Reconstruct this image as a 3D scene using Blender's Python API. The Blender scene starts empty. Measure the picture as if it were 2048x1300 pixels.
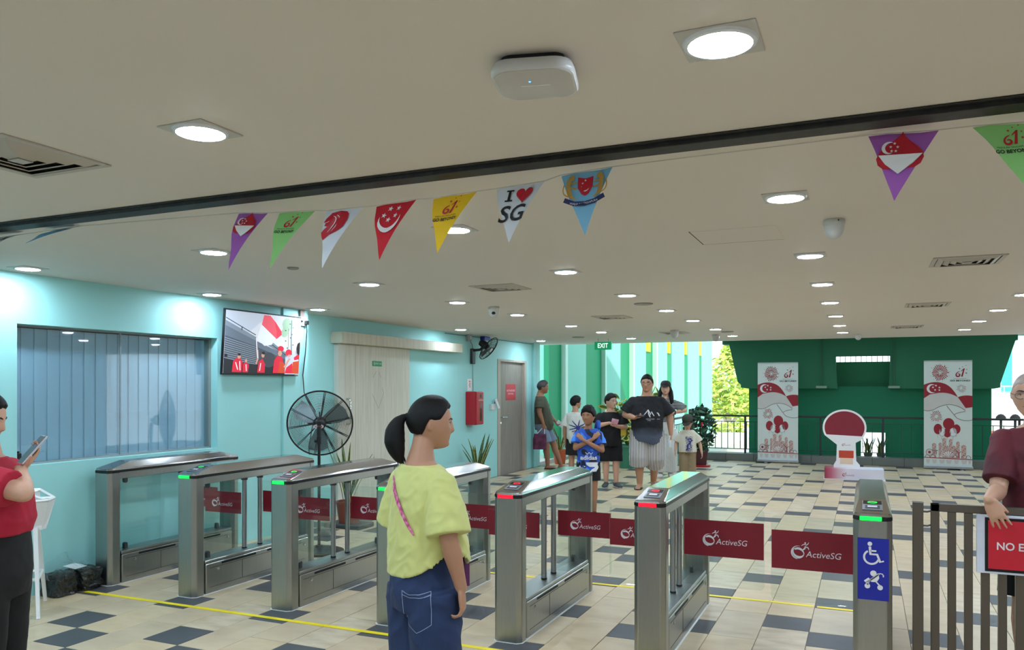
import bpy, bmesh, math, random
from mathutils import Matrix, Vector, noise
from mathutils.bvhtree import BVHTree
random.seed(7)
PI = math.pi
SC = bpy.context.scene
COL = SC.collection

# ---------------------------------------------------------------- camera, sky, sun, exposure
EYE = 1.62
YAW = math.atan2(707, 1604)
cam_d = bpy.data.cameras.new('camera')
cam = bpy.data.objects.new('camera', cam_d); COL.objects.link(cam)
cam.location = (0, 0, EYE)
cam.rotation_euler = (PI/2, 0, YAW)
cam_d.sensor_width = 36.0
cam_d.lens = 36.0*1604/2048
cam_d.shift_y = (773-650)/2048
cam_d.clip_start = 0.05
cam_d.clip_end = 400
SC.camera = cam

w = bpy.data.worlds.new('sky'); SC.world = w; w.use_nodes = True
wn = w.node_tree.nodes; wl = w.node_tree.links
bg = wn['Background']
bg.inputs['Strength'].default_value = 2.1
tc = wn.new('ShaderNodeTexCoord'); sx = wn.new('ShaderNodeSeparateXYZ'); cr = wn.new('ShaderNodeValToRGB')
wl.new(tc.outputs['Generated'], sx.inputs[0]); wl.new(sx.outputs['Z'], cr.inputs[0]); wl.new(cr.outputs[0], bg.inputs['Color'])
cr.color_ramp.elements[0].position = 0.0; cr.color_ramp.elements[0].color = (0.80, 0.92, 0.95, 1)
cr.color_ramp.elements[1].position = 0.6; cr.color_ramp.elements[1].color = (0.60, 0.80, 1.0, 1)

sun_d = bpy.data.lights.new('sun', 'SUN'); sun = bpy.data.objects.new('sun', sun_d); COL.objects.link(sun)
sun_d.energy = 4.2; sun_d.angle = 0.012; sun_d.color = (1.0, 0.95, 0.86)
sun.rotation_euler = Vector((-0.35, 0.60, -0.72)).to_track_quat('-Z', 'Y').to_euler()
sun.location = (20, -5, 30)

SC.view_settings.view_transform = 'Standard'
SC.view_settings.look = 'None'
SC.view_settings.exposure = 0.0
SC.view_settings.gamma = 1.0
SC.view_settings.use_curve_mapping = False
SC.cycles.transparent_max_bounces = 40
LAMP = 198.0      # radiance of the downlight lenses

# ---------------------------------------------------------------- helpers
def lin(c):
    r = []
    for v in c:
        v /= 255.0
        r.append(v/12.92 if v <= 0.04045 else ((v+0.055)/1.055)**2.4)
    return tuple(r)

def tag(o, label=None, cat=None, group=None, kind=None):
    if label: o['label'] = label
    if cat: o['category'] = cat
    if group: o['group'] = group
    if kind: o['kind'] = kind
    return o

def thing(name, label, cat, loc=(0, 0, 0), rz=0.0, group=None):
    o = bpy.data.objects.new(name, None); COL.objects.link(o)
    o.location = loc; o.rotation_euler = (0, 0, rz); o.empty_display_size = 0.1
    return tag(o, label, cat, group)

def copy_tree(o, parent=None):
    c = o.copy(); COL.objects.link(c)
    if parent is not None: c.parent = parent
    for ch in list(o.children): copy_tree(ch, c)
    return c

def frame(O, U, V):
    U = Vector(U).normalized(); V = Vector(V).normalized(); W = U.cross(V)
    return Matrix(((U.x, V.x, W.x, O[0]), (U.y, V.y, W.y, O[1]), (U.z, V.z, W.z, O[2]), (0, 0, 0, 1)))

class MB:
    def __init__(s):
        s.v = []; s.f = []; s.m = []; s.M = Matrix()
    def add(s, vs, fs, mi=0):
        b = len(s.v); M = s.M
        s.v.extend([tuple(M @ Vector(p)) for p in vs])
        s.f.extend([tuple(i+b for i in f) for f in fs]); s.m.extend([mi]*len(fs)); return s
    def box(s, x0, x1, y0, y1, z0, z1, mi=0):
        return s.add([(x0,y0,z0),(x1,y0,z0),(x1,y1,z0),(x0,y1,z0),(x0,y0,z1),(x1,y0,z1),(x1,y1,z1),(x0,y1,z1)],
                     [(0,3,2,1),(4,5,6,7),(0,1,5,4),(1,2,6,5),(2,3,7,6),(3,0,4,7)], mi)
    def loft(s, rings, cap=True, mi=0):
        n = len(rings[0]); vs = [p for r in rings for p in r]; fs = []
        for k in range(len(rings)-1):
            for i in range(n):
                j = (i+1) % n
                fs.append((k*n+i, k*n+j, (k+1)*n+j, (k+1)*n+i))
        if cap:
            fs.append(tuple(range(n-1, -1, -1))); o = (len(rings)-1)*n
            fs.append(tuple(range(o, o+n)))
        return s.add(vs, fs, mi)
    def tube(s, pts, r, n=8, mi=0, ell=None, closed=False):
        pts = [Vector(p) for p in pts]; N = len(pts)
        rs = r if isinstance(r, (list, tuple)) else [r]*N
        rings = []; up = None
        for i, p in enumerate(pts):
            if closed: t = pts[(i+1) % N]-pts[i-1]
            else: t = pts[min(i+1, N-1)]-pts[max(i-1, 0)]
            t = t.normalized() if t.length > 1e-9 else Vector((0, 0, 1))
            if up is None:
                a = Vector((0, 0, 1)) if abs(t.z) < 0.9 else Vector((1, 0, 0))
                up = (a-t*a.dot(t)).normalized()
            else:
                up = up-t*up.dot(t)
                up = up.normalized() if up.length > 1e-6 else Vector((1, 0, 0))
            sd = t.cross(up)
            e = ell or 1.0
            rings.append([p+(up*math.cos(2*PI*k/n)*e+sd*math.sin(2*PI*k/n))*rs[i] for k in range(n)])
        if closed:
            rings.append(rings[0]); return s.loft(rings, False, mi)
        return s.loft(rings, True, mi)
    def caps(s, pts, rs, n=12, mi=0):      # tube with rounded ends
        pts = [Vector(p) for p in pts]
        a = (pts[0]-pts[1]).normalized(); b = (pts[-1]-pts[-2]).normalized()
        P = [pts[0]+a*rs[0]*k for k in (0.95, 0.7)]+pts+[pts[-1]+b*rs[-1]*k for k in (0.7, 0.95)]
        R = [rs[0]*0.32, rs[0]*0.72]+list(rs)+[rs[-1]*0.72, rs[-1]*0.32]
        return s.tube(P, R, n, mi)
    def lathe(s, prof, n=24, mi=0, cap=True):
        return s.loft([[(r*math.cos(2*PI*k/n), r*math.sin(2*PI*k/n), z) for k in range(n)] for r, z in prof], cap, mi)
    def ball(s, c, r, nu=12, nv=8, mi=0):
        if not isinstance(r, (list, tuple)): r = (r, r, r)
        rings = []
        for j in range(nv+1):
            a = -PI/2+PI*(j+0.02*(1 if j == 0 else -1 if j == nv else 0))/nv
            rings.append([(c[0]+r[0]*math.cos(a)*math.cos(2*PI*k/nu), c[1]+r[1]*math.cos(a)*math.sin(2*PI*k/nu), c[2]+r[2]*math.sin(a)) for k in range(nu)])
        return s.loft(rings, True, mi)
    def poly(s, pts, mi=0):
        return s.add(pts, [tuple(range(len(pts)))], mi)
    def prism(s, pts, z0, z1, mi=0):
        n = len(pts)
        return s.loft([[(x, y, z0) for x, y in pts], [(x, y, z1) for x, y in pts]], True, mi)
    def flat(s, p2, z=0.0, mi=0):          # flat print in the local XY plane
        return s.add([(x, y, z) for x, y in p2], [tuple(range(len(p2)))], mi)
    def text(s, key, size, x=0, y=0, z=0, mi=0, align='c', sx=1.0, shear=0.0, bold=0.0):
        vs, fs, wd, ht = text_geo(key, bold)
        k = size/ht; ox = {'c': -wd/2, 'l': 0, 'r': -wd}[align]
        return s.add([((vx+ox)*k*sx+vy*k*shear+x, vy*k+y, z) for vx, vy in vs], fs, mi)
    def build(s, name, mats, parent=None, loc=None, smooth=None, bevel=0.0, seg=1, rot=None):
        me = bpy.data.meshes.new(name)
        me.from_pydata(s.v, [], s.f)
        if not isinstance(mats, (list, tuple)): mats = [mats]
        for m in mats: me.materials.append(m)
        if len(mats) > 1: me.polygons.foreach_set('material_index', s.m)
        bm = bmesh.new(); bm.from_mesh(me)
        bmesh.ops.recalc_face_normals(bm, faces=bm.faces) if smooth is not None or bevel else None
        if bevel:
            es = [e for e in bm.edges if len(e.link_faces) == 2 and e.calc_face_angle(0) > 0.6]
            bmesh.ops.bevel(bm, geom=es, offset=bevel, segments=seg, affect='EDGES', clamp_overlap=True, profile=0.5)
        bm.to_mesh(me); bm.free()
        if smooth is not None:
            me.polygons.foreach_set('use_smooth', [True]*len(me.polygons))
            me.set_sharp_from_angle(angle=math.radians(smooth))
        o = bpy.data.objects.new(name, me); COL.objects.link(o)
        if parent is not None: o.parent = parent
        if loc is not None: o.location = loc
        if rot is not None: o.rotation_euler = rot
        return o

_TXT = {}
def text_geo(key, bold=0.0):
    k = (key, bold)
    if k in _TXT: return _TXT[k]
    cu = bpy.data.curves.new('t', 'FONT'); cu.body = key; cu.size = 1.0; cu.resolution_u = 3; cu.offset = bold
    o = bpy.data.objects.new('t', cu); COL.objects.link(o)
    dg = bpy.context.evaluated_depsgraph_get()
    me = bpy.data.meshes.new_from_object(o.evaluated_get(dg))
    vs = [(v.co.x, v.co.y) for v in me.vertices]; fs = [tuple(p.vertices) for p in me.polygons]
    bpy.data.objects.remove(o); bpy.data.curves.remove(cu); bpy.data.meshes.remove(me)
    x0 = min(v[0] for v in vs); vs = [(a-x0, b) for a, b in vs]
    _TXT[k] = (vs, fs, max(v[0] for v in vs), 0.70)
    return _TXT[k]
for _k in ['ActiveSG', 'GO BEYOND!', 'MAJULAH SINGAPURA', 'EXIT', '61', 'SG']:
    text_geo(_k)

def arc(cx, cy, rx, ry, a0, a1, n, rot=0.0):
    r = []
    for i in range(n+1):
        a = math.radians(a0+(a1-a0)*i/n); x = rx*math.cos(a); y = ry*math.sin(a)
        r.append((cx+x*math.cos(rot)-y*math.sin(rot), cy+x*math.sin(rot)+y*math.cos(rot)))
    return r
def disc(cx, cy, r, n=16, ry=None): return arc(cx, cy, r, ry or r, 0, 360, n)[:-1]
def star(cx, cy, r, n=5, a0=90, k=0.4):
    return [(cx+(r if i % 2 == 0 else r*k)*math.cos(math.radians(a0+180*i/n)), cy+(r if i % 2 == 0 else r*k)*math.sin(math.radians(a0+180*i/n))) for i in range(2*n)]
def crescent(cx, cy, r, a=180, k=0.82, d=0.33, n=14):
    x_ = (1-k*k+d*d)/(2*d); a_ = math.degrees(math.acos(x_)); b_ = math.degrees(math.atan2(math.sqrt(1-x_*x_), x_-d))
    o = arc(0, 0, r, r, a_, 360-a_, n); i_ = arc(r*d, 0, r*k, r*k, 360-b_, b_, n)[1:-1]
    t = math.radians(a-180)
    return [(cx+x*math.cos(t)-y*math.sin(t), cy+x*math.sin(t)+y*math.cos(t)) for x, y in o+i_]
def heart(cx, cy, s, n=24):
    r = []
    for i in range(n):
        t = 2*PI*i/n
        r.append((cx+s*0.0625*16*math.sin(t)**3, cy+s*0.0625*(13*math.cos(t)-5*math.cos(2*t)-2*math.cos(3*t)-math.cos(4*t))))
    return r
def stroke(pts, ws):
    L = []; R = []
    for i, p in enumerate(pts):
        a = pts[max(i-1, 0)]; b = pts[min(i+1, len(pts)-1)]
        dx, dy = b[0]-a[0], b[1]-a[1]; l = math.hypot(dx, dy) or 1
        w_ = (ws[i] if isinstance(ws, (list, tuple)) else ws)/2
        L.append((p[0]-dy/l*w_, p[1]+dx/l*w_)); R.append((p[0]+dy/l*w_, p[1]-dx/l*w_))
    return L+R[::-1]
def bez(p0, p1, p2, n=8):
    return [((1-t)**2*p0[0]+2*t*(1-t)*p1[0]+t*t*p2[0], (1-t)**2*p0[1]+2*t*(1-t)*p1[1]+t*t*p2[1]) for t in [i/n for i in range(n+1)]]
def ball_ring(cx, cy, r, k=1.0):
    """club emblem: a banded ball with a running figure, about 2r wide"""
    P = []
    P.append(arc(cx, cy, r, r, 75, 262, 16)+arc(cx+0.13*r, cy+0.05*r, 0.93*r, 0.90*r, 258, 80, 16))
    P.append(arc(cx+.02*r, cy-.05*r, .86*r, .84*r, 128, 372, 20, 0)+arc(cx+.1*r, cy+.1*r, .74*r, .60*r, 366, 138, 20, -.35))
    P.append(arc(cx+.1*r, cy+.12*r, .74*r, .62*r, 170, 0, 14, -.42)+arc(cx+.12*r, cy-.06*r, .66*r, .46*r, 8, 160, 14, -.42))
    P.append(stroke(bez((cx+.55*r, cy+.42*r), (cx+1.0*r, cy+.5*r), (cx+1.02*r, cy+1.0*r)), [.06*r, .12*r, .16*r, .2*r, .22*r, .22*r, .2*r, .2*r, .16*r]))
    P.append(stroke(bez((cx+1.0*r, cy+.85*r), (cx+1.45*r, cy+.95*r), (cx+1.5*r, cy+.45*r)), [.16*r]*6+[.12*r, .1*r, .04*r]))
    P.append(stroke(bez((cx+.45*r, cy+1.0*r), (cx+.8*r, cy+1.35*r), (cx+1.05*r, cy+1.2*r)), [.04*r, .07*r, .1*r, .12*r, .12*r, .12*r, .12*r, .12*r, .12*r]))
    P.append(stroke(bez((cx+1.05*r, cy+1.15*r), (cx+1.4*r, cy+1.2*r), (cx+1.5*r, cy+1.62*r)), [.18*r, .14*r, .12*r, .12*r, .11*r, .1*r, .08*r, .06*r, .03*r]))
    P.append(disc(cx+1.0*r, cy+1.45*r, .13*r, 10))
    return P
def club_logo(mb, x, y, wd, z, mi):        # emblem + lettering, wd wide, centred
    r = wd*0.145; cx = x-wd/2+r
    for p in ball_ring(cx, y, r): mb.flat(p, z, mi)
    mb.text('ActiveSG', wd*0.13, x-wd/2+wd*0.30, y-wd*0.085, z, mi, 'l', 0.98*0.70*wd/(text_geo('ActiveSG')[2]*wd*0.13/0.70), 0.18)

# ---------------------------------------------------------------- materials
MATS = {}
def mat(name, rgb, rough=0.5, metal=0.0, var=0.06, scale=6.0, stretch=(1, 1, 1), bump=0.0, bscale=None, spec=0.5, emit=None, estr=0.0, rgb2=None, coat=0.0, sheen=0.0):
    if name in MATS: return MATS[name]
    m = bpy.data.materials.new(name); m.use_nodes = True
    nt = m.node_tree; N = nt.nodes; L = nt.links; b = N['Principled BSDF']
    c = lin(rgb)
    tcn = N.new('ShaderNodeTexCoord'); mp = N.new('ShaderNodeMapping'); L.new(tcn.outputs['Object'], mp.inputs[0])
    mp.inputs['Scale'].default_value = stretch
    nz = N.new('ShaderNodeTexNoise'); L.new(mp.outputs[0], nz.inputs['Vector']); nz.inputs['Scale'].default_value = scale; nz.inputs['Detail'].default_value = 4
    mx = N.new('ShaderNodeMix'); mx.data_type = 'RGBA'; L.new(nz.outputs[0], mx.inputs['Factor'])
    d = lin(rgb2) if rgb2 else None
    mx.inputs['A'].default_value = (*[min(1, v*(1-var)) for v in c], 1)
    mx.inputs['B'].default_value = (*(d or [min(1, v*(1+var)) for v in c]), 1)
    if rgb2:
        rp = N.new('ShaderNodeValToRGB'); L.new(nz.outputs[0], rp.inputs[0]); rp.color_ramp.elements[0].position = .38; rp.color_ramp.elements[1].position = .66
        L.new(rp.outputs[0], mx.inputs['Factor'])
    L.new(mx.outputs['Result'], b.inputs['Base Color'])
    b.inputs['Roughness'].default_value = rough; b.inputs['Metallic'].default_value = metal
    b.inputs['Specular IOR Level'].default_value = spec
    if coat: b.inputs['Coat Weight'].default_value = coat; b.inputs['Coat Roughness'].default_value = 0.08
    if sheen: b.inputs['Sheen Weight'].default_value = sheen
    if bump:
        bn = N.new('ShaderNodeBump'); bn.inputs['Strength'].default_value = bump; bn.inputs['Distance'].default_value = 0.01
        if bscale:
            n2 = N.new('ShaderNodeTexNoise'); L.new(mp.outputs[0], n2.inputs['Vector']); n2.inputs['Scale'].default_value = bscale; n2.inputs['Detail'].default_value = 3
            L.new(n2.outputs[0], bn.inputs['Height'])
        else: L.new(nz.outputs[0], bn.inputs['Height'])
        L.new(bn.outputs[0], b.inputs['Normal'])
    if emit:
        b.inputs['Emission Color'].default_value = (*lin(emit), 1); b.inputs['Emission Strength'].default_value = estr
    MATS[name] = m
    return m

def glass(name, tint=(0.93, 0.97, 0.96), gloss=0.06, rough=0.02):
    if name in MATS: return MATS[name]
    m = bpy.data.materials.new(name); m.use_nodes = True
    N = m.node_tree.nodes; L = m.node_tree.links; N.remove(N['Principled BSDF']); out = N['Material Output']
    t = N.new('ShaderNodeBsdfTransparent'); t.inputs[0].default_value = (*tint, 1)
    g = N.new('ShaderNodeBsdfGlossy'); g.inputs['Roughness'].default_value = rough
    lw = N.new('ShaderNodeLayerWeight'); pw = N.new('ShaderNodeMath'); pw.operation = 'POWER'; pw.inputs[1].default_value = 5.0
    L.new(lw.outputs['Facing'], pw.inputs[0])
    ad = N.new('ShaderNodeMath'); ad.operation = 'MULTIPLY_ADD'; ad.inputs[1].default_value = 0.55; ad.inputs[2].default_value = gloss-0.03
    nz = N.new('ShaderNodeTexNoise'); nz.inputs['Scale'].default_value = 3
    ml = N.new('ShaderNodeMath'); ml.operation = 'MULTIPLY_ADD'; ml.inputs[1].default_value = 0.02; L.new(nz.outputs[0], ml.inputs[0]); L.new(ad.outputs[0], ml.inputs[2])
    L.new(pw.outputs[0], ad.inputs[0])
    mx = N.new('ShaderNodeMixShader'); L.new(ml.outputs[0], mx.inputs[0]); L.new(t.outputs[0], mx.inputs[1]); L.new(g.outputs[0], mx.inputs[2]); L.new(mx.outputs[0], out.inputs[0])
    MATS[name] = m
    return m

def stripes(name, a, b, freq, axis='X', duty=0.5, rough=0.8):
    if name in MATS: return MATS[name]
    m = mat(name, a, rough); N = m.node_tree.nodes; L = m.node_tree.links; p = N['Principled BSDF']
    tcn = N.new('ShaderNodeTexCoord'); sp = N.new('ShaderNodeSeparateXYZ'); L.new(tcn.outputs['Object'], sp.inputs[0])
    mu = N.new('ShaderNodeMath'); mu.operation = 'MULTIPLY'; mu.inputs[1].default_value = freq; L.new(sp.outputs[axis], mu.inputs[0])
    fr = N.new('ShaderNodeMath'); fr.operation = 'FRACT'; L.new(mu.outputs[0], fr.inputs[0])
    gt = N.new('ShaderNodeMath'); gt.operation = 'GREATER_THAN'; gt.inputs[1].default_value = duty; L.new(fr.outputs[0], gt.inputs[0])
    mx = N.new('ShaderNodeMix'); mx.data_type = 'RGBA'; mx.inputs['A'].default_value = (*lin(a), 1); mx.inputs['B'].default_value = (*lin(b), 1)
    L.new(gt.outputs[0], mx.inputs['Factor']); L.new(mx.outputs['Result'], p.inputs['Base Color'])
    return m

def grad_z(name, a, b, z0, z1, rough=0.85, nscale=6, namt=0.25, hard=False):   # two dyes meeting between heights z0 and z1 (a dyed cloth, a printed board)
    m = mat(name, a, rough); N = m.node_tree.nodes; L = m.node_tree.links; p = N['Principled BSDF']
    tcn = N.new('ShaderNodeTexCoord'); sp = N.new('ShaderNodeSeparateXYZ'); L.new(tcn.outputs['Object'], sp.inputs[0])
    nz = N.new('ShaderNodeTexNoise'); nz.inputs['Scale'].default_value = nscale; L.new(tcn.outputs['Object'], nz.inputs['Vector'])
    ad = N.new('ShaderNodeMath'); ad.operation = 'MULTIPLY_ADD'; ad.inputs[1].default_value = namt; L.new(nz.outputs[0], ad.inputs[0]); L.new(sp.outputs['Z'], ad.inputs[2])
    mr = N.new('ShaderNodeMapRange'); mr.inputs[1].default_value = z0+namt/2; mr.inputs[2].default_value = z1+namt/2; L.new(ad.outputs[0], mr.inputs[0])
    mx = N.new('ShaderNodeMix'); mx.data_type = 'RGBA'; mx.inputs['A'].default_value = (*lin(b), 1); mx.inputs['B'].default_value = (*lin(a), 1)
    L.new(mr.outputs[0], mx.inputs['Factor']); L.new(mx.outputs['Result'], p.inputs['Base Color'])
    return m

WALL = mat('aqua_paint', (162, 222, 220), 0.6, var=0.03, scale=1.2, bump=0.03, bscale=60)
CEIL = mat('ceiling_paint', (226, 217, 209), 0.62, var=0.03, scale=0.8, bump=0.06, bscale=2.5)
STEEL = mat('brushed_steel', (166, 168, 165), 0.34, 1.0, var=0.10, scale=9, stretch=(14, 14, 0.7), bump=0.02, bscale=40)
STEELTOP = mat('polished_steel', (178, 178, 176), 0.13, 1.0, var=0.05, scale=5, stretch=(10, 1, 1))
DARKSTEEL = mat('dark_steel', (96, 98, 100), 0.38, 1.0, var=0.05)  # darker steel of the hinges, pole heads and glass clamps
ALU = mat('aluminium', (170, 173, 175), 0.38, 1.0, var=0.04)
BLACK = mat('black_plastic', (14, 14, 15), 0.4, var=0.1)
MATTE = mat('matte_black', (10, 10, 11), 0.85, var=0.1)
WHITE = mat('white_plastic', (226, 226, 224), 0.35, var=0.03)
PRINTW = mat('white_print', (238, 238, 238), 0.45, var=0.02)
MAROON = mat('maroon_film', (128, 14, 36), 0.42, var=0.05)
RED = mat('red_print', (196, 22, 44), 0.45, var=0.04)
DRED = mat('deep_red_print', (160, 24, 44), 0.45, var=0.04)
BLUE = mat('sign_blue', (18, 34, 150), 0.4, var=0.03)
YELLOW = mat('yellow_tape', (250, 224, 10), 0.5, var=0.06)
GLASS = glass('clear_glass')
CHROME = mat('chrome', (205, 205, 205), 0.15, 1.0, var=0.02)
def wood(name, a, b):
    return mat(name, a, 0.5, var=0.05, scale=3.0, stretch=(9, 9, 0.7), rgb2=b, bump=0.04, bscale=14)
DOORWOOD = wood('pale_door_wood', (216, 214, 198), (198, 196, 180))
DOOR2WOOD = wood('taupe_door_wood', (150, 142, 132), (130, 124, 116))
FRAMEWOOD = wood('frame_wood', (186, 174, 160), (168, 158, 144))
# ---------------------------------------------------------------- setting
HZ = 2.49
def struct(name, mb, mats, parent=None, label=None, **k):
    o = mb.build(name, mats, parent, **k)
    if parent is None: o['kind'] = 'structure'
    if label: o['label'] = label
    return o

# floor: grout bed with single tiles
GROUT = mat('grout', (120, 108, 94), 0.8)
def tile_mat(name, a, b, s, rough):
    return mat(name, a, rough, var=0.04, scale=s, stretch=(1, 2.2, 1), rgb2=b, bump=0.01)
TILES = [tile_mat('beige_tile', (213, 190, 154), (196, 172, 136), 3.2, 0.40), tile_mat('beige_tile_warm', (208, 188, 156), (188, 166, 136), 2.3, 0.40),
         tile_mat('beige_tile_worn', (214, 196, 168), (184, 162, 132), 4.1, 0.42)]
SLATE = mat('slate_tile', (82, 82, 85), 0.45, var=0.06, scale=5, rgb2=(73, 74, 78), spec=.3)
floor = struct('floor', MB().box(-6.4, 7, -4.5, 18.2, -0.08, -0.004), GROUT)
UX, UY, TX, TY = .3005, .3145, -.642, 5.64
def is_dark(c, r):
    if (c, r) in {(-3, -2)}: return True
    if (c, r) in {(-10, -2), (-4, -2), (-1, -2)}: return False
    m = c % 3
    if m == 1: return (r % 3 == 2) if (r <= 2 or c % 6 == 1) else r % 6 == 2
    return r % 6 == (0 if m == 0 else 4)
tiles = []
for c in range(-19, 18):
    r = -22; run = 0
    seq = []
    while r <= 40:
        if is_dark(c, r): seq.append((r, 1, True)); r += 1; continue
        n = 0
        while not is_dark(c, r+n) and n < 6 and r+n <= 40: n += 1
        if n == 5: seq += [(r, 2, False), (r+2, 3, False)]
        elif n <= 3: seq.append((r, n, False))
        else: seq += [(r, 2, False), (r+2, n-2, False)]
        r += n
    tiles += [(c, a, n, d) for a, n, d in seq]
def cam_px(x, y):
    X = x*math.cos(YAW)+y*math.sin(YAW); Y = -x*math.sin(YAW)+y*math.cos(YAW)
    return (1024+1604*X/Y, 773+1604*EYE/Y, Y) if Y > 0.3 else (0, 9999, Y)
def shows(t):
    x = TX+(t[0]+.5)*UX; y = TY+(t[1]+t[2]/2)*UY
    px, py, d = cam_px(x, y)
    return (t[2]/d**3) if (-120 < px < 2170 and py < 1480) else 0
tiles.sort(key=lambda t: -shows(t))
tmesh = {}
def tile_mesh(n, k):
    if (n, k) not in tmesh:
        o = MB().box(.002, UX-.002, .002, n*UY-.002, -.012, 0).build('tile', SLATE if k == 9 else TILES[k], bevel=.0015)
        tmesh[(n, k)] = o.data; bpy.data.objects.remove(o)
    return tmesh[(n, k)]
rest = MB()
for i, (c, r, n, d) in enumerate(tiles):
    k = 9 if d else random.choice([0, 0, 1, 1, 2]); x = TX+c*UX; y = TY+r*UY
    if i < 300:
        o = bpy.data.objects.new('tile', tile_mesh(n, k)); COL.objects.link(o); o.parent = floor; o.location = (x, y, random.uniform(-.0008, 0))
    elif y < 17.7 and x > -6.2:
        y1 = min(y+n*UY, 18.0)
        rest.box(x+.002, x+UX-.002, y+.002, y1-.002, -.012, 0, 3 if d else k)
o = rest.build('distant_tiles', TILES+[SLATE], floor); o['kind'] = 'stuff'

# yellow floor tapes
def tape(name, pts, label):
    m = MB()
    for (x0, y0, x1, y1) in pts: m.add([(x0, y0-.021, .0008), (x1, y1-.021, .0008), (x1, y1+.021, .0008), (x0, y0+.021, .0008), (x0, y0-.021, .0018), (x1, y1-.021, .0018), (x1, y1+.021, .0018), (x0, y0+.021, .0018)], [(0,3,2,1),(4,5,6,7),(0,1,5,4),(1,2,6,5),(2,3,7,6),(3,0,4,7)])
    return tag(m.build(name, YELLOW), label, 'tape')
tape('floor_tape', [(-5.71, 4.44, 1.9, 4.50)], 'long yellow tape stuck on the floor in front of all the gates')
tape('floor_tape', [(-5.55, 6.31, -.665, 6.31), (-.655, 6.31, -.352, 6.305)], 'longer yellow tape on the floor behind the gates')
tape('floor_tape', [(-.326, 6.298, -.02, 6.295)], 'short yellow tape piece on the floor behind the blue-sign gate')

# ceiling and its black track
struct('ceiling', MB().box(-6.4, 7, -4.5, 15.68, HZ, HZ+.25), CEIL)
struct('trim_1', MB().box(-6.0, 7, 2.815, 2.905, HZ-.022, HZ-.001).box(-6.0, 7, 2.79, 2.815, HZ-.006, HZ-.001), mat('black_track', (26, 25, 24), 0.55, var=0.4, scale=30, rgb2=(38, 36, 34)), bevel=.002)
# walls
wl_ = MB()
wl_.box(-6.2, -5.9, -4.5, 4.06, 0, HZ).box(-6.2, -5.9, 6.12, 7.5, 0, HZ).box(-6.2, -5.9, 4.06, 6.12, 0, 1.01).box(-6.2, -5.9, 4.06, 6.12, 2.10, HZ)
wl_.box(-5.9, -5.875, 7.08, 7.5, 0, HZ)
struct('wall_left', wl_, WALL)
wr = MB()
wr.box(-6.3, -6.1, 7.5, 8.42, 0, HZ).box(-6.3, -6.1, 8.42, 10.02, 2.16, HZ).box(-6.3, -6.1, 10.02, 13.2, 0, HZ).box(-6.3, -6.1, 13.2, 14.5, 2.11, HZ).box(-6.3, -6.1, 14.5, 15.25, 0, HZ)
wr.box(-6.3, -6.18, 8.42, 10.02, 0, 2.16)
struct('wall_left_recess', wr, WALL)
struct('wall_left_end', MB().box(-6.42, -6.12, 14.98, 15.30, 0, HZ).box(-6.1, -6.06, 14.84, 15.02, 0, HZ), mat('aqua_post_paint', (150, 214, 212), 0.6, var=.03), bevel=.004)
struct('baseboard_left', MB().box(-6.1, -6.09, 10.1, 13.15, 0, .002), WALL)
PALEW = mat('pale_hall_paint', (150, 152, 148), 0.8, var=.05)
struct('wall_back', MB().box(-6.4, 7, -4.7, -4.5, 0, HZ), PALEW)
struct('wall_right', MB().box(7, 7.2, -4.5, 15.6, 0, HZ), PALEW)

# window of the office: two panes, vertical blinds behind
win = MB().box(-6.08, -5.985, 4.05, 4.072, 1.0, 2.11).box(-6.08, -5.985, 6.10, 6.13, 1.0, 2.11).box(-6.08, -5.985, 4.05, 6.13, 1.0, 1.022).box(-6.08, -5.985, 4.05, 6.13, 2.088, 2.11)
window = struct('window_1', win, mat('window_frame_grey', (140, 150, 146), 0.4), bevel=.002)
PANE = glass('office_pane', (0.90, 0.95, 0.98), 0.08)
for y0, y1 in ((4.072, 5.068), (5.074, 6.10)):
    MB().box(-6.012, -6.004, y0, y1, 1.022, 2.088).build('pane', PANE, window)
MB().box(-6.014, -6.0, 5.066, 5.076, 1.02, 2.09).build('pane_joint', mat('silicone_joint', (150, 165, 170), 0.4), window)
BLIND = mat('grey_blind', (178, 204, 214), 0.8, var=.06, scale=2)
bl = None
for i in range(18):
    y = 4.09+i*.1115
    mb = MB(); mb.M = Matrix.Translation((-6.055, y+.055, 1.55)) @ Matrix.Rotation(.07, 4, 'Z'); mb.box(-.002, .002, -.064, .064, -.53, .53)
    mb.build('blind_slat', BLIND, window)
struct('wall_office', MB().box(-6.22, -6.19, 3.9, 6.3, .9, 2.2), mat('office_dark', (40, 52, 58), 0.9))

# far side: kerb, green stair underside, fins, ground
KERB = mat('kerb_tile', (118, 122, 116), 0.5, var=.08, scale=4)
kerb = struct('kerb', MB().box(-3.4, 6.0, 18.03, 18.4, -.05, .15), GROUT)
for i in range(16):
    x = -3.4+i*.588
    MB().box(x+.003, x+.585, 18.015, 18.41, 0, .158).build('kerb_tile', KERB, kerb, bevel=.003)
GREEN = mat('dark_green_paint', (22, 136, 98), 0.6, var=.04, scale=.7)
GREEN2 = mat('stair_green_paint', (48, 124, 92), 0.7, var=.06, scale=.5)
lw = MB()
lw.box(-2.43, -.09, 18.9, 19.1, -1.5, 1.62).box(.39, 2.35, 18.9, 19.1, -1.5, 1.62).box(-.09, .39, 18.9, 19.1, .63, 1.62).box(-.09, .39, 18.9, 19.1, -1.5, .10)
struct('wall_far', lw, GREEN)
up_ = MB(); up_.M = Matrix(((1, 0, 0, 0), (0, 0, 1, 0), (0, 1, 0, 0), (0, 0, 0, 1)))
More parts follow.
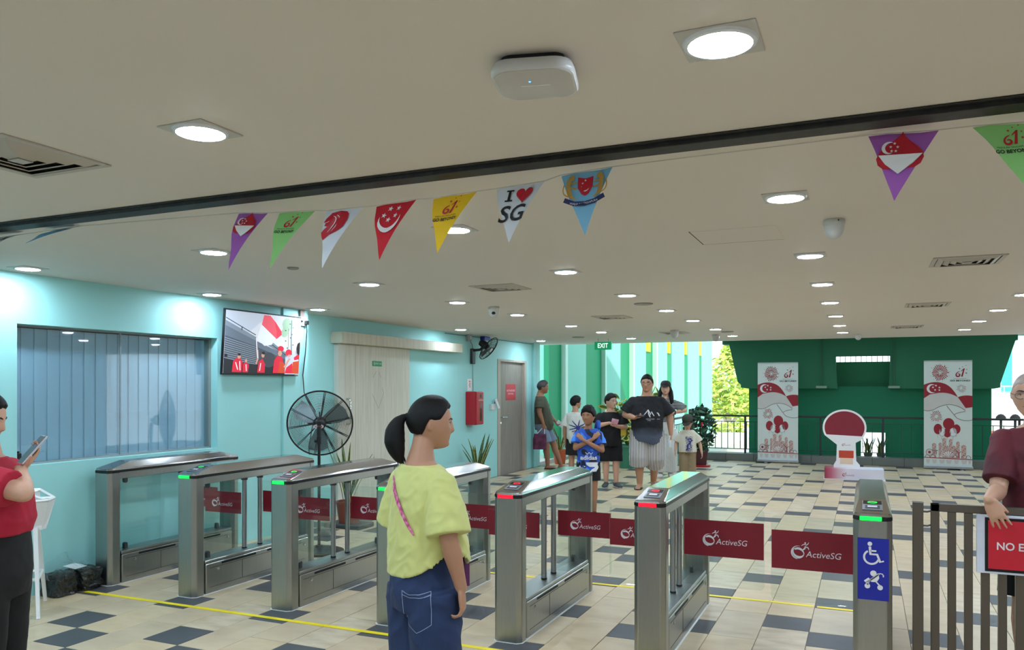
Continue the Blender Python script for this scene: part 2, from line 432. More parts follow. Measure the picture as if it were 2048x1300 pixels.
up_.prism([(-2.97, 2.67), (-2.97, 2.57), (-2.82, 2.57), (-2.63, 1.72), (-2.56, 1.66), (-2.56, 1.60), (-2.42, 1.575), (-.55, 1.575), (-.60, 2.275), (-.60, 2.67)], 18.55, 19.0)
up_.prism([(-.60, 2.67), (-.60, 2.275), (.485, 2.275), (.485, 2.67)], 18.55, 19.0)
up_.prism([(.485, 2.67), (.485, 2.275), (.45, 1.575), (2.34, 1.575), (2.46, 1.60), (2.46, 1.68), (2.72, 2.54), (2.76, 2.54), (2.76, 2.67)], 18.55, 19.0)
struct('wall_far_stair', up_, GREEN2)
nw = MB().box(-.60, .49, 19.35, 19.42, 1.5, 2.165).box(-.66, -.60, 19.0, 19.42, 1.5, 2.3).box(.49, .55, 19.0, 19.42, 1.5, 2.3).box(-.6, .49, 19.0, 19.42, 1.48, 1.575)
window2 = struct('window_2', nw, mat('niche_green', (58, 150, 110), 0.6, var=.03))
for i in range(10):
    x = -.52+i*.108
    MB().box(x-.006, x+.006, 19.38, 19.395, 2.165, 2.42).build('window_bar', mat('bar_grey', (90, 100, 96), .5), window2)
struct('ceiling_far_unseen', MB().box(-2.97, 9, 17.9, 19.6, 2.68, 2.80), GREEN2)  # unseen slab, its extent shaped to block sun and let skylight in
struct('wall_upper_storey', MB().box(-6.4, 9, -4.5, 15.66, 2.75, 7.0), PALEW)
struct('terrain', MB().box(-60, 70, 18.45, 120, -1.7, -1.5), mat('pale_concrete', (225, 222, 214), 0.8, var=.04))
struct('path', MB().box(-9, -3.4, 15.3, 30, -.3, -.007), mat('walkway_concrete', (196, 190, 176), 0.7, var=.05))

FINS = struct('wall_fins', MB().box(-7.6, -7.45, 19.5, 27, -.1, 5.5), mat('facade_base_green', (30, 140, 96), .7))
FG = mat('fin_green', (28, 158, 106), 0.6, var=.05, scale=.8); FM = mat('fin_mint', (150, 226, 204), 0.6, var=.08, scale=2.2, stretch=(1, 1, .3)); FW = mat('fin_edge_sunlit', (206, 240, 226), 0.55); FY = mat('fin_yellow', (250, 226, 40), 0.6)  # edge tone is lightened to paint sunlight on the thin mint fin edges
seq = [(-6.52, 16.85, -6.33, 17.43, 'g'), (-6.33, 17.43, -6.30, 17.55, 'w'), (-6.30, 17.55, -6.13, 18.31, 'm'), (-6.13, 18.31, -5.93, 19.23, 'g'), (-5.93, 19.23, -5.91, 19.31, 'w'),
       (-5.91, 19.31, -5.76, 19.98, 'm'), (-5.76, 19.98, -5.61, 20.67, 'g'), (-5.61, 20.67, -5.58, 20.80, 'w'), (-5.58, 20.80, -5.45, 21.37, 'm'), (-5.45, 21.37, -5.31, 21.99, 'gy'),
       (-5.31, 21.99, -5.28, 22.14, 'w'), (-5.28, 22.14, -5.16, 22.64, 'm'), (-5.16, 22.64, -5.04, 23.18, 'gy'), (-5.04, 23.18, -4.91, 23.80, 'm'), (-4.91, 23.80, -4.80, 24.29, 'gy'),
       (-4.80, 24.29, -4.67, 24.83, 'm'), (-4.67, 24.83, -4.57, 25.28, 'gy'), (-4.57, 25.28, -4.45, 25.82, 'm')]
for x0, y0, x1, y1, k in seq:
    s0, s1 = (0, -.12) if k[0] == 'g' else (-.12, 0) if k == 'm' else (-.0, -.02)
    nx, ny = .98, -.22
    d = 0.9 if y0 > 17.5 else .14
    a = (x0+nx*s0, y0+ny*s0); b = (x1+nx*s1, y1+ny*s1)
    pts = [a, b, (b[0]-nx*d, b[1]-ny*d), (a[0]-nx*d, a[1]-ny*d)]
    MB().prism(pts, -.2, 5.0).build('facade_panel', FG if k[0] == 'g' else FM if k == 'm' else FW, FINS)
    if k == 'gy':
        q = [(a[0]+.03, a[1]), (a[0]*.45+b[0]*.55+.03, a[1]*.45+b[1]*.55), (a[0]*.45+b[0]*.55-.2, a[1]*.45+b[1]*.55), (a[0]-.2, a[1])]
        MB().prism(q, 2.57, 5.05).build('yellow_panel', FY, FINS)
mint_low = struct('wall_low', MB().box(-5.3, -3.35, 17.35, 17.45, 0, .42).box(-5.6, -5.25, 17.25, 17.5, 0, .40), FM)
# ---------------------------------------------------------------- ceiling fixtures
ORD = ['first', 'second', 'third', 'fourth', 'fifth', 'sixth', 'seventh', 'eighth']
LENS = mat('lamp_lens', (255, 255, 255), 0.4, emit=(216, 236, 255), estr=LAMP, var=0)
TRIM = mat('lamp_trim', (196, 194, 190), 0.5, var=.02)
def make_light():
    t = thing('downlight', 'x', 'light', (0, 0, HZ))
    m = MB()
    m.box(-.098, .098, -.098, .098, -.004, .0).build('trim_plate', TRIM, t, bevel=.0015)
    MB().lathe([(.094, -.004), (.090, -.010), (.080, -.012), (.078, -.006)], 28, cap=False).build('rim', mat('lamp_rim', (226, 232, 240), .25), t, smooth=40)
    MB().lathe([(.0785, -.006), (.076, -.013), (.04, -.015), (.002, -.0155)], 28).build('lens', LENS, t, smooth=60)
    return t
L0 = make_light(); first = True
rows = {-5.62: [3.95, 5.76, 7.35, 10.82, 14.1], -3.84: [3.95, 5.72, 7.32, 8.87, 10.8, 12.23, 14.0], -2.07: [2.07, 3.92, 5.70, 7.40, 9.05, 10.57, 12.3, 14.0],
        -.335: [2.06, 3.87, 5.65, 7.26, 8.88, 10.6, 12.25, 13.85], 1.37: [8.84, 10.5, 12.16, 13.86]}
for ci, (x, ys) in enumerate(rows.items()):
    n = 0
    for y in ys:
        rw = ['row along the aqua wall', 'second row from the aqua wall', 'third row from the aqua wall', 'fourth row from the aqua wall', 'row nearest the right edge'][ci]
        if y < 2.8: lab = 'large round downlight before the black track, ' + rw
        elif ci == 4: lab = 'round downlight, %s nearest of four in the ' % ORD[n] + rw; n += 1
        else: lab = 'round downlight %s beyond the black track, ' % ORD[n] + rw; n += 1
        o = L0 if first else copy_tree(L0); first = False
        o.location = (x, y, HZ); tag(o, lab, 'light', 'recessed ceiling downlights')
# lamps of the same kind behind and beside the viewer
for x in (-5.62, -3.84, -2.07, -.335, 1.37, 3.1, 4.85):
    for y in (-2.9, -1.2, .4, 2.07, 3.9, 5.7, 7.4):
        if (x > 1.3 and y > .3) or y < .5 or (x < -3 and y < 2.5):
            o = copy_tree(L0); o.location = (x, y, HZ)
            tag(o, 'round downlight outside the view, beside or behind the photographer', 'light', 'downlights outside the view')

VENTM = mat('vent_white', (190, 184, 176), 0.5, var=.03); VENTD = mat('vent_dark', (18, 18, 18), 0.9)
def frame_ring(m, a, z0, b, z1, t=.003):      # square louvre, outer half-size a at z0, inner b at z1
    for k in range(4):
        m.M = Matrix.Rotation(k*PI/2, 4, 'Z')
        m.add([(-a, -a, z0), (a, -a, z0), (b, -b, z1), (-b, -b, z1), (-a, -a+t, z0+t), (a, -a+t, z0+t), (b, -b+t, z1+t), (-b, -b+t, z1+t)], [(0,1,2,3),(7,6,5,4),(0,4,5,1),(3,2,6,7)])
    m.M = Matrix()
def vent(x, y, s, label, flat=False):
    t = thing('ceiling_vent', label, 'vent', (x, y, HZ), 0, 'air conditioning ceiling vents')
    h = s/2
    MB().box(-h*.93, h*.93, -h*.93, h*.93, -.002, .0).build('backing', VENTD, t)
    m = MB(); m.box(-h, h, -h, -h+.028, -.007, 0).box(-h, h, h-.028, h, -.007, 0).box(-h, -h+.028, -h+.028, h-.028, -.007, 0).box(h-.028, h, -h+.028, h-.028, -.007, 0)
    m.build('frame', VENTM, t, bevel=.002)
    for k in range(4):
        a = h-.03-k*(h-.03)/4.3; b = a-(h-.03)/5.4
        m = MB(); frame_ring(m, a-.004, -.002, max(b, .012), -.017); m.build('louver', VENTM, t)
    MB().box(-.03, .03, -.03, .03, -.018, -.014).build('center_plate', VENTM, t)
    return t
vent(-2.93, 2.03, .44, 'large square ceiling vent at the left edge before the black track')
vent(-2.93, 6.40, .42, 'square ceiling vent above the woman in yellow, near the small camera')
vent(-2.90, 9.68, .42, 'square ceiling vent between the round speaker and the EXIT sign')
vent(-2.82, 12.90, .42, 'square ceiling vent with a camera hanging right before it')
vent(.64, 6.33, .44, 'square ceiling vent beyond the large dome camera, right side')
vent(.60, 9.57, .42, 'square ceiling vent second from the front on the right side')
vent(.55, 12.95, .42, 'square ceiling vent farthest on the right side, before the green wall')

CAMW = mat('camera_shell', (196, 196, 192), .4, var=.03)
def dome(x, y, s, label, rz=0, lens=True):
    t = thing('security_camera', label, 'camera', (x, y, HZ), rz, 'ceiling security cameras')
    MB().lathe([(.052*s, 0), (.056*s, -.008*s), (.056*s, -.022*s), (.051*s, -.030*s)], 24).build('mount', CAMW, t, smooth=35)
    MB().lathe([(.051*s, -.030*s), (.050*s, -.052*s), (.044*s, -.074*s), (.032*s, -.090*s), (.016*s, -.099*s), (.002*s, -.101*s)], 24).build('housing', CAMW, t, smooth=50)
    if lens:
        m = MB(); m.M = Matrix.Translation((0, -.037*s, -.062*s)) @ Matrix.Rotation(math.radians(118), 4, 'X')
        m.lathe([(.019*s, -.006*s), (.019*s, .006*s), (.012*s, .011*s), (.002*s, .012*s)], 16).build('lens', BLACK, t, smooth=40)
    else:
        m = MB(); m.ball((-.01, -.045*s, -.045*s), .004, 8, 6); m.ball((0, -.057*s, -.012*s), .004, 8, 6); m.build('screw', BLACK, t)
    return t
dome(-.15, 4.51, 1.0, 'large grey dome camera hanging near the ceiling hatch', YAW, False)
dome(-3.72, 7.95, 1.15, 'white turret camera with black lens above the sliding door', .35)
dome(-2.69, 12.31, 1.25, 'grey ceiling camera in front of the farthest vent', .2, False)
dome(-2.29, 13.65, 1.15, 'grey ceiling camera above the far tree gap', .1, False)
dome(-.11, 14.47, 1.0, 'grey ceiling camera above the green wall', 0, False)
def disc_fix(x, y, r, label, nm, cat, rgb):
    t = thing(nm, label, cat, (x, y, HZ))
    MB().lathe([(r, 0), (r*.98, -.008), (r*.86, -.012), (r*.84, -.009)], 28, cap=False).build('rim', mat('speaker_rim', (150, 146, 138), .5), t, smooth=40)
    MB().lathe([(r*.85, -.009), (r*.4, -.008), (.002, -.008)], 28).build('grille', mat('speaker_grille', rgb, .7, var=.2, scale=120), t, smooth=60)
disc_fix(-3.83, 4.72, .042, 'tiny round detector below the green pennant', 'smoke_detector', 'detector', (170, 166, 158))
disc_fix(-2.13, 8.25, .10, 'round brown ceiling speaker beside the downlights, nearest of three', 'ceiling_speaker', 'speaker', (120, 108, 94))
disc_fix(-4.62, 13.37, .11, 'round grey ceiling speaker left of the EXIT sign', 'ceiling_speaker', 'speaker', (120, 118, 108))
disc_fix(-2.0, 12.98, .10, 'round grey ceiling speaker beside the farthest camera', 'ceiling_speaker', 'speaker', (128, 120, 106))
# ceiling hatch (thin joint lines), flush panel
hatch = struct('ceiling_hatch', MB().box(-.912, -.905, 4.53, 4.97, HZ-.0012, HZ).box(-.912, -.44, 4.965, 4.975, HZ-.0012, HZ), mat('hatch_joint', (60, 56, 50), .8), label='ceiling hatch outlined by thin dark joints')
MB().box(-.905, -.44, 4.535, 4.965, HZ-.002, HZ).build('hatch_panel', CEIL, hatch)
h2 = struct('ceiling_hatch', MB().box(.225, .232, 1.62, 2.06, HZ-.0012, HZ).box(.225, .7, 1.615, 1.622, HZ-.0012, HZ), MATS['hatch_joint'], label='ceiling hatch joint at the top right corner')
# wireless access point
t = thing('access_point', 'rounded white wireless access point mounted on the ceiling', 'access point', (-.82, 2.02, HZ), math.radians(14))
def rrect(w_, r, n=6):
    P = []
    for cx, cy, a in ((1, 1, 0), (-1, 1, 90), (-1, -1, 180), (1, -1, 270)):
        P += arc(cx*(w_-r), cy*(w_-r), r, r, a, a+90, n)
    return P
MB().prism(rrect(.085, .03), -.014, 0).build('mount', BLACK, t)
rr = [[(x, y, z) for x, y in rrect(w_, r)] for w_, r, z in ((.090, .045, -.012), (.106, .052, -.018), (.112, .056, -.034), (.112, .056, -.044), (.108, .055, -.050))]
MB().loft(rr).build('shell', mat('ap_shell', (214, 214, 214), .3), t, smooth=50)
MB().loft([[(x, y, z) for x, y in rrect(w_, .053)] for w_, z in ((.104, -.050), (.104, -.0515), (.099, -.0525))]).build('face_plate', mat('ap_face', (200, 198, 194), .25), t, smooth=30)
MB().ball((-.012, -.03, -.0525), (.0035, .0035, .0015), 10, 6).build('status_light', mat('ap_led', (60, 150, 255), .3, emit=(60, 150, 255), estr=4), t)
MB().box(-.04, .04, -.005, 0, -.0535, -.052).build('mark', mat('ap_mark', (236, 236, 236), .2), t)
# EXIT sign
t = thing('exit_sign', 'green EXIT sign hanging at the far ceiling edge', 'sign', (-4.36, 14.0, 2.36), 0)
MB().box(-.16, .16, -.02, .02, -.073, .073).build('panel', mat('exit_green', (20, 150, 100), .4, emit=(14, 150, 96), estr=.55), t, bevel=.003)
m = MB(); m.M = frame((0, -.0212, -.037), (1, 0, 0), (0, 0, 1)); m.text('EXIT', .082, 0, 0, 0, 0, 'c', .82, 0, .012); m.build('lettering', mat('exit_white', (240, 255, 250), .4, emit=(235, 255, 246), estr=1.1), t)
MB().box(-.1, -.09, -.004, .004, .073, .13).box(.09, .1, -.004, .004, .073, .13).build('bracket', ALU, t)

# ---------------------------------------------------------------- gates
GL = {'g': mat('green_led', (20, 255, 90), .4, emit=(8, 255, 70), estr=1.6, var=0), 'r': mat('red_led', (255, 20, 40), .4, emit=(255, 14, 40), estr=1.6, var=0)}
LOGOW = mat('logo_white', (226, 222, 226), .5, var=.02)
SLOTB = mat('slot_black', (16, 16, 16), .6)
def outline(w2, y0, y1, c=.028):
    return [(-w2+c, y0), (w2-c, y0), (w2, y0+c), (w2, y1-c), (w2-c, y1), (-w2+c, y1), (-w2, y1-c), (-w2, y0+c)]
def gate(x, label, led=None, left=None, right=None, infill=(True, True), sign=False):
    t = thing('turnstile_gate', label, 'gate', (x, 4.625, 0), 0, 'steel flap turnstile gates in a row')
    W = .095; D = 1.48
    MB().prism(outline(W, 0, .125), 0, .916).build('front_pedestal', STEEL, t, bevel=.004)
    MB().prism(outline(W, D-.10, D), 0, .916).build('rear_pedestal', STEEL, t, bevel=.004)
    m = MB().box(-W+.004, W-.004, .125, D-.10, 0, .235); m.box(-W+.01, W-.01, .125, D-.10, .235, .262)
    m.build('plinth', STEEL, t, bevel=.006)
    m = MB()
    for s in (-1, 1): m.box(s*(W-.004)-.0015, s*(W-.004)+.0015, .16, D-.16, .198, .2005).box(s*(W-.004)-.0015, s*(W-.004)+.0015, .16, D-.16, .048, .050).box(s*(W-.004)-.0015, s*(W-.004)+.0015, .52, .522, .05, .2)
    m.build('panel_seam', SLOTB, t)
    for s in (-1, 1):
        for a, b in ((.29, .68), (.82, 1.22)):
            MB().box(s*(W-.004)-.002, s*(W-.004)+.002, a, b, .210, .226).build('slot', SLOTB, t)
        for a in (.25, 1.32):
            m = MB(); m.M = Matrix.Translation((s*(W-.002), a, .178)) @ Matrix.Rotation(PI/2, 4, 'Y'); m.lathe([(.011, -.004), (.011, .004), (.006, .006)], 14).build('lock', CHROME, t, smooth=40)
    MB().box(-W+.004, W-.004, .1, D-.08, .862, .918).build('beam', STEEL, t, bevel=.003)
    MB().prism(outline(W+.001, -.001, D+.001), .916, .933).build('trim_strip', BLACK, t)
    # cap with bevelled sides, slanted both ends
    o0 = outline(W+.001, -.001, D+.001); o1 = outline(W-.004, .004, D-.004, .03)
    cap = MB().loft([[(px_, py_, .933) for px_, py_ in o0], [(px_, py_, .950) for px_, py_ in o1]])
    i = W-.026
    cap.add([(-W+.006, .02, .949), (W-.006, .02, .949), (W-.006, D-.02, .949), (-W+.006, D-.02, .949), (-i, .235, 1.0), (i, .235, 1.0), (i, D-.235, 1.0), (-i, D-.235, 1.0)],
            [(0, 1, 5, 4), (1, 2, 6, 5), (2, 3, 7, 6), (3, 0, 4, 7), (4, 5, 6, 7)])
    cap.build('top_cover', STEELTOP, t, bevel=.003)
    sl = math.atan2(.051, .215)
    if led:
        MB().box(-.062, .044, -.006, .004, .9145, .9345).build('indicator_light', GL[led], t, bevel=.002)
        m = MB(); m.M = Matrix.Translation((0, .128, .9755)) @ Matrix.Rotation(sl, 4, 'X')
        m.box(-.05, .05, -.065, .07, -.001, .003)
        rd = m.build('reader', mat('reader_grey', (112, 112, 118), .35), t, bevel=.002)
        F = Matrix.Translation((0, .128, .9755)) @ Matrix.Rotation(sl, 4, 'X')
        m = MB(); m.M = F; m.box(-.046, .046, .014, .064, .003, .0042); m.build('display', mat('display_glass', (10, 10, 16), .15), rd)
        m = MB(); m.M = F
        for p in (arc(0, .039, .026, .014, 15, 165, 10)+arc(0, .039, .020, .009, 165, 15, 10), arc(0, .039, .026, .014, 195, 345, 10)+arc(0, .039, .020, .009, 345, 195, 10)): m.flat(p, .0052)
        m.build('symbol', GL[led], rd)
        m = MB(); m.M = F; m.box(-.036, .036, -.048, -.004, .003, .0046); m.build('card_slot', BLACK, rd)
        m = MB(); m.M = F; m.box(-.024, .024, -.032, -.012, .0046, .0056); m.build('card_light', mat('card_pale', (210, 206, 214), .4), rd)
    for side, (y, spec) in (('left', (.645, left)), ('right', (.835, right))):
        if not spec: continue
        s = -1 if side == 'left' else 1
        ln, z0, z1 = spec
        MB().tube([(0, y, .262), (0, y, .862)], .0195, 16).build('pole', ALU, t, smooth=40)
        MB().lathe([(.021, .262), (.021, .272)], 16).build('pole_collar', BLACK, t, loc=(0, y, 0))
        MB().lathe([(.027, .835), (.027, .865)], 16).build('pole_head', DARKSTEEL, t, loc=(0, y, 0))
        g = MB(); r = .03; a, b = .022, ln
        P = [(a, .285), (b-r, .285)]+arc(b-r, .285+r, r, r, -90, 0, 5)[1:]+arc(b-r, .81-r, r, r, 0, 90, 5)+[(a, .81)]
        g.M = frame((0, y+.004, 0), (s, 0, 0), (0, 0, 1)); g.prism(P, -.004, .004)
        pn = g.build('barrier_panel', GLASS, t)
        m = MB(); m.M = frame((0, y-.0005, 0), (1, 0, 0), (0, 0, 1)); xa, xb = (a+.012)*s, (b-.004)*s; x0, x1 = min(xa, xb), max(xa, xb)
        m.box(x0, x1, z0, z1, -.0005, .0012); m.build('film', MAROON, pn)
        m = MB(); m.M = frame((0, y-.0025, 0), (1, 0, 0), (0, 0, 1)); club_logo(m, (x0+x1)/2+.01*s, (z0+z1)/2-.012, min(.29 if ln > .5 else .225, ln*.62), .0, 0)
        m.build('logo', LOGOW, pn)
    for k, (a, b) in enumerate(((.14, .60), (.88, 1.36))):
        if not infill[k]: continue
        MB().box(-.004, .004, a, b, .275, .855).build('glass_infill', GLASS, t)
        ya = a+.09 if k == 0 else b-.09
        for z, up in ((.268, 1), (.858, -1)):
            m = MB(); m.M = Matrix.Translation((-.013, ya, z)) @ Matrix.Rotation(PI/2, 4, 'Y') @ Matrix.Rotation(0 if up > 0 else PI, 4, 'Z')
            m.prism([(0.006, -.016), (.006, .016), (-.03, .016)]+[(-.03-x_, y_) for x_, y_ in arc(0, 0, .016, .016, 80, -80, 8)]+[(-.03, -.016)], 0, .026); m.build('glass_clamp', DARKSTEEL, t)
    MB().prism(outline(W+.006, -.006, D+.006, .03), 0, .003).build('floor_sealant', mat('sealant_white', (230, 230, 226), .6), t)
    if sign:
        m = MB(); m.box(-.073, .078, -.0022, -.0004, .497, .822); sp = m.build('accessible_sign', BLUE, t)
        m = MB(); m.M = frame((.002, -.0030, .66), (1, 0, 0), (0, 0, 1))
        # wheelchair user
        m.flat(disc(-.015, .132, .0115, 14), 0)
        m.flat(stroke([(-.015, .118), (-.012, .078), (.020, .078), (.034, .040), (.052, .046)], [.013, .013, .012, .012, .008]), 0)
        m.flat(stroke([(-.012, .096), (.016, .096)], .009), 0)
        m.flat(arc(-.008, .062, .040, .040, 118, 342, 20)+arc(-.008, .062, .030, .030, 342, 118, 20), 0)
        # pushchair
        m.flat(disc(.002, -.022, .0155, 16), 0)
        m.flat([(-.018, -.058), (.026, -.018), (.030, -.046), (.018, -.066), (-.006, -.068)], 0)
        m.flat(stroke([(-.034, -.078), (.034, -.020), (.044, -.022), (.050, -.030), (.049, -.038)], .006), 0)
        m.flat([(-.044, -.064), (-.022, -.046), (-.014, -.054), (-.036, -.072)], 0)
        m.flat(stroke([(.014, -.064), (.032, -.084)], .007), 0); m.flat(stroke([(-.02, -.066), (-.026, -.084)], .007), 0)
        m.flat(disc(-.027, -.090, .0135, 14), 0); m.flat(disc(.034, -.094, .0135, 14), 0)
        m.build('symbol', LOGOW, sp)
    return t
N_ = (.435, .545, .725)
gate(-5.693, 'end turnstile without a light, beside the window wall', None, None, N_, (True, True))
gate(-4.785, 'green-lit turnstile second from the window wall', 'g', N_, N_)
gate(-3.878, 'green-lit turnstile standing before the pedestal fan and plant pot', 'g', N_, N_)
gate(-2.970, 'green-lit turnstile half hidden behind the woman in yellow', 'g', N_, N_, (False, True))
gate(-2.076, 'red-lit turnstile just right of the woman in yellow', 'r', N_, N_, (False, True))
gate(-1.162, 'red-lit turnstile at the wide lane, large film on its flap', 'r', N_, (.558, .483, .723), (False, True))
gate(.034, 'green-lit turnstile with blue wheelchair and pushchair sign', 'g', (.578, .483, .723), None, (False, True), True)

# ---------------------------------------------------------------- fence with its sign
FEN = mat('bronze_fence', (112, 104, 95), .4, .85, var=.08, scale=6, stretch=(6, 6, .6))
fy = 4.80
t = thing('fence_post', 'single dark bronze post at the left end of the fence', 'post', (.256, fy, 0))
MB().box(-.0255, .0255, -.025, .025, 0, 1.0).build('upright', FEN, t, bevel=.002)
MB().box(-.027, .027, -.027, .027, 1.0, 1.004).build('post_cap', STEEL, t)
for z in (.88, .955): MB().tube([(.0255, -.01, z), (.045, -.012, z), (.062, -.01, z+.006)], .005, 8).build('hinge', DARKSTEEL, t)
t = thing('fence_gate', 'bronze slatted fence gate the bald man leans on', 'fence', (.317, fy, 0))
MB().box(0, .04, -.02, .02, 0.03, 1.0).build('stile', FEN, t, bevel=.002)
MB().box(.0, 2.6, -.02, .02, .96, 1.0).build('top_rail', FEN, t, bevel=.002)
MB().box(.04, 2.6, -.02, .02, .06, .10).build('bottom_rail', FEN, t, bevel=.002)
for i in range(33): MB().box(.079+i*.0765, .118+i*.0765, -.016, .016, .10, .96).build('slat', FEN, t, bevel=.0015)
MB().box(2.56, 2.6, -.02, .02, 0, 1.0).build('stile', FEN, t, bevel=.002)
# sign hung on the gate
t = thing('no_entry_sign', 'red NO ENTRY sign in white frame hung on the bronze fence', 'sign', (.54, fy-.03, .66))
MB().box(-.015, .50, -.012, .008, 0, .30).build('board', mat('sign_white_frame', (214, 218, 232), .4), t, bevel=.002)
MB().box(.022, .462, -.0145, -.0118, .012, .288).build('border', MATTE, t)
MB().box(.036, .448, -.0155, -.0143, .026, .274).build('red_field', RED, t)
m = MB(); m.M = frame((.075, -.0165, .126), (1, 0, 0), (0, 0, 1)); m.text('NO ENTRY', .038, 0, 0, 0, 0, 'l', .94, 0, .018); m.build('lettering', mat('sign_letter', (226, 222, 222), .5), t)
# ---------------------------------------------------------------- things on the aqua wall
# television
t = thing('television', 'flat television showing a red and white flag parade, on aqua wall', 'television', (-5.815, 6.70, 2.068))
t.rotation_euler = (0, math.radians(4), 0)
TVF = frame((0, 0, 0), (0, 1, 0), (0, 0, 1))
m = MB(); m.M = TVF; m.box(-.585, .585, -.33, .33, -.03, 0); m.build('housing', BLACK, t, bevel=.004)
EM = {}
def em(rgb, s=.62):
    k = (rgb, s)
    if k not in EM: EM[k] = mat('screen_%d_%d_%d' % rgb, rgb, .3, emit=rgb, estr=s, var=0, spec=.3)
    return EM[k]
SW, SH = 1.15, .63
scr = MB(); scr.M = TVF; scr.box(-SW/2, SW/2, -SH/2, SH/2, 0, .001)
screen = scr.build('screen', em((186, 196, 212)), t)
TVP = []
def tvp(rgb, *polys): TVP.append((rgb, polys))
tvp((206, 212, 222), [(.25, .62), (.62, .40), (1, .42), (1, 1), (.55, 1)])
tvp((120, 132, 146), [(0, .84), (.40, .60), (.40, .54), (0, .76)], [(.52, .50), (.60, .55), (.82, .36), (.82, .30)])
tvp((96, 108, 122), [(0, .76), (.40, .54), (.80, .34), (.80, .26), (.40, .45), (0, .60)])
tvp((70, 80, 92), [(0, .60), (.40, .45), (.80, .26), (.80, .10), (0, .20)])
tvp((128, 138, 150), *[[(0, .57-k*.035), (.42, .43-k*.030), (.42, .418-k*.030), (0, .556-k*.035)] for k in range(10)])
tvp((34, 38, 42), [(0, .24), (.30, .16), (.80, .14), (.80, 0), (0, 0)], stroke([(0, .88), (.38, .64)], .012), stroke([(.2, .76), (.2, .70)], .01), stroke([(.55, .54), (.80, .34)], .01))
tvp((62, 66, 74), disc(.57, .24, .09, 14, .13))
tvp((222, 228, 236), [(.40, .58), (.45, .83), (.66, .66), (.60, .50), (.50, .47)])
tvp((226, 84, 100), [(.45, .82), (.475, .985), (.56, .985), (.64, .88), (.745, .70), (.66, .60)])
tvp((214, 60, 78), [(.62, .90), (.745, .70), (.66, .60), (.655, .72)])
tvp((150, 178, 150), disc(.80, .86, .07, 10, .12), disc(.77, .72, .05, 9, .08), disc(.88, .92, .04, 8, .08))
tvp((74, 92, 80), stroke([(.86, .95), (.87, .60), (.885, .34)], .010), stroke([(.82, .80), (.83, .40)], .006), *[disc(.84+.06*math.sin(k*2.3), .88-k*.06, .012, 6) for k in range(9)])
tvp((206, 36, 60), [(.10, .02), (.11, .20), (.15, .25), (.20, .25), (.23, .18), (.22, .02)], [(.23, .02), (.235, .16), (.27, .19), (.31, .14), (.30, .02)], [(.42, .02), (.43, .20), (.48, .26), (.52, .16), (.52, .02)], [(.63, .02), (.64, .24), (.68, .32), (.75, .30), (.79, .10), (.78, .02)], [(.80, .02), (.82, .12), (.90, .2), (.92, .02)], disc(.725, .44, .045, 10, .05), disc(.84, .38, .045, 10, .06), [(.92, .30), (1, .38), (1, .24), (.93, .24)])
tvp((196, 70, 40), [(.70, .02), (.72, .22), (.78, .2), (.80, .06), (.79, .02)], [(.90, .02), (.91, .22), (1, .26), (1, .02)])
tvp((196, 150, 130), disc(.18, .27, .022, 8, .035), disc(.27, .21, .016, 8, .028), disc(.485, .31, .022, 8, .04), disc(.715, .36, .03, 8, .05), stroke([(.79, .12), (.84, .24), (.86, .28)], .03), stroke([(.40, .16), (.42, .26), (.41, .40)], .02), disc(.85, .33, .02, 8))
tvp((40, 30, 30), disc(.18, .305, .02, 8, .02), disc(.49, .35, .022, 8, .025), disc(.99, .46, .04, 8, .12), disc(.02, .28, .02, 8, .03))
tvp((232, 222, 226), stroke([(.14, .18), (.17, .06)], .012), stroke([(.19, .2), (.2, .05)], .012), stroke([(.27, .15), (.28, .04)], .01), stroke([(.46, .18), (.45, .05)], .012), [(.92, .25), (.99, .27), (.99, .245), (.92, .225)], stroke([(.385, .60), (.40, .40), (.415, .26)], .012))
for k, (rgb, ps) in enumerate(TVP):
    m = MB(); m.M = TVF
    for p in ps: m.flat([(-SW/2+min(max(u, 0), 1)*SW, -SH/2+min(max(v, 0), 1)*SH) for u, v in p], .0014+k*.0004)
    m.build('picture', em(rgb), screen)
m = MB(); m.M = TVF; m.box(.52, .578, -.322, -.300, .0, .004).build('sticker', PRINTW, t)
m = MB(); m.M = TVF; m.box(-.2, .2, -.15, .15, -.075, -.03).build('bracket', BLACK, t)
# socket over the television and plug lead
t = thing('power_socket', 'white double power socket below the ceiling beside the television', 'socket', (-5.872, 7.37, 2.36))
m = MB(); m.M = TVF; m.box(-.075, .075, -.05, .05, 0, .025).build('plate', WHITE, t, bevel=.004)
m = MB(); m.M = TVF; m.box(-.05, -.015, -.015, .01, .025, .05).box(.03, .075, -.035, .01, .025, .06).build('plug', BLACK, t, bevel=.005)
m = MB(); m.M = TVF; m.box(-.04, .03, .05, .125, 0, .03).build('conduit_cover', mat('cover_brown', (120, 104, 96), .6), t)
pc = MB(); pc.tube([(-5.83, 7.42, 2.33), (-5.825, 7.42, 2.25), (-5.83, 7.40, 2.0), (-5.85, 7.38, 1.75), (-5.80, 7.34, 1.55), (-5.5, 7.15, 1.35), (-5.25, 6.72, 1.0), (-5.12, 6.56, .94), (-5.02, 6.50, .95)], .006, 8)
tag(pc.build('power_cable', BLACK, smooth=60), 'black fan cable hanging from the socket beside the television', 'cable')
tc2 = MB(); tc2.tube([(-5.85, 7.26, 2.33), (-5.83, 7.31, 2.34), (-5.83, 7.34, 2.355)], .005, 6)
tag(tc2.build('television_cable', BLACK, smooth=60), 'short black lead from the television to the socket', 'cable')
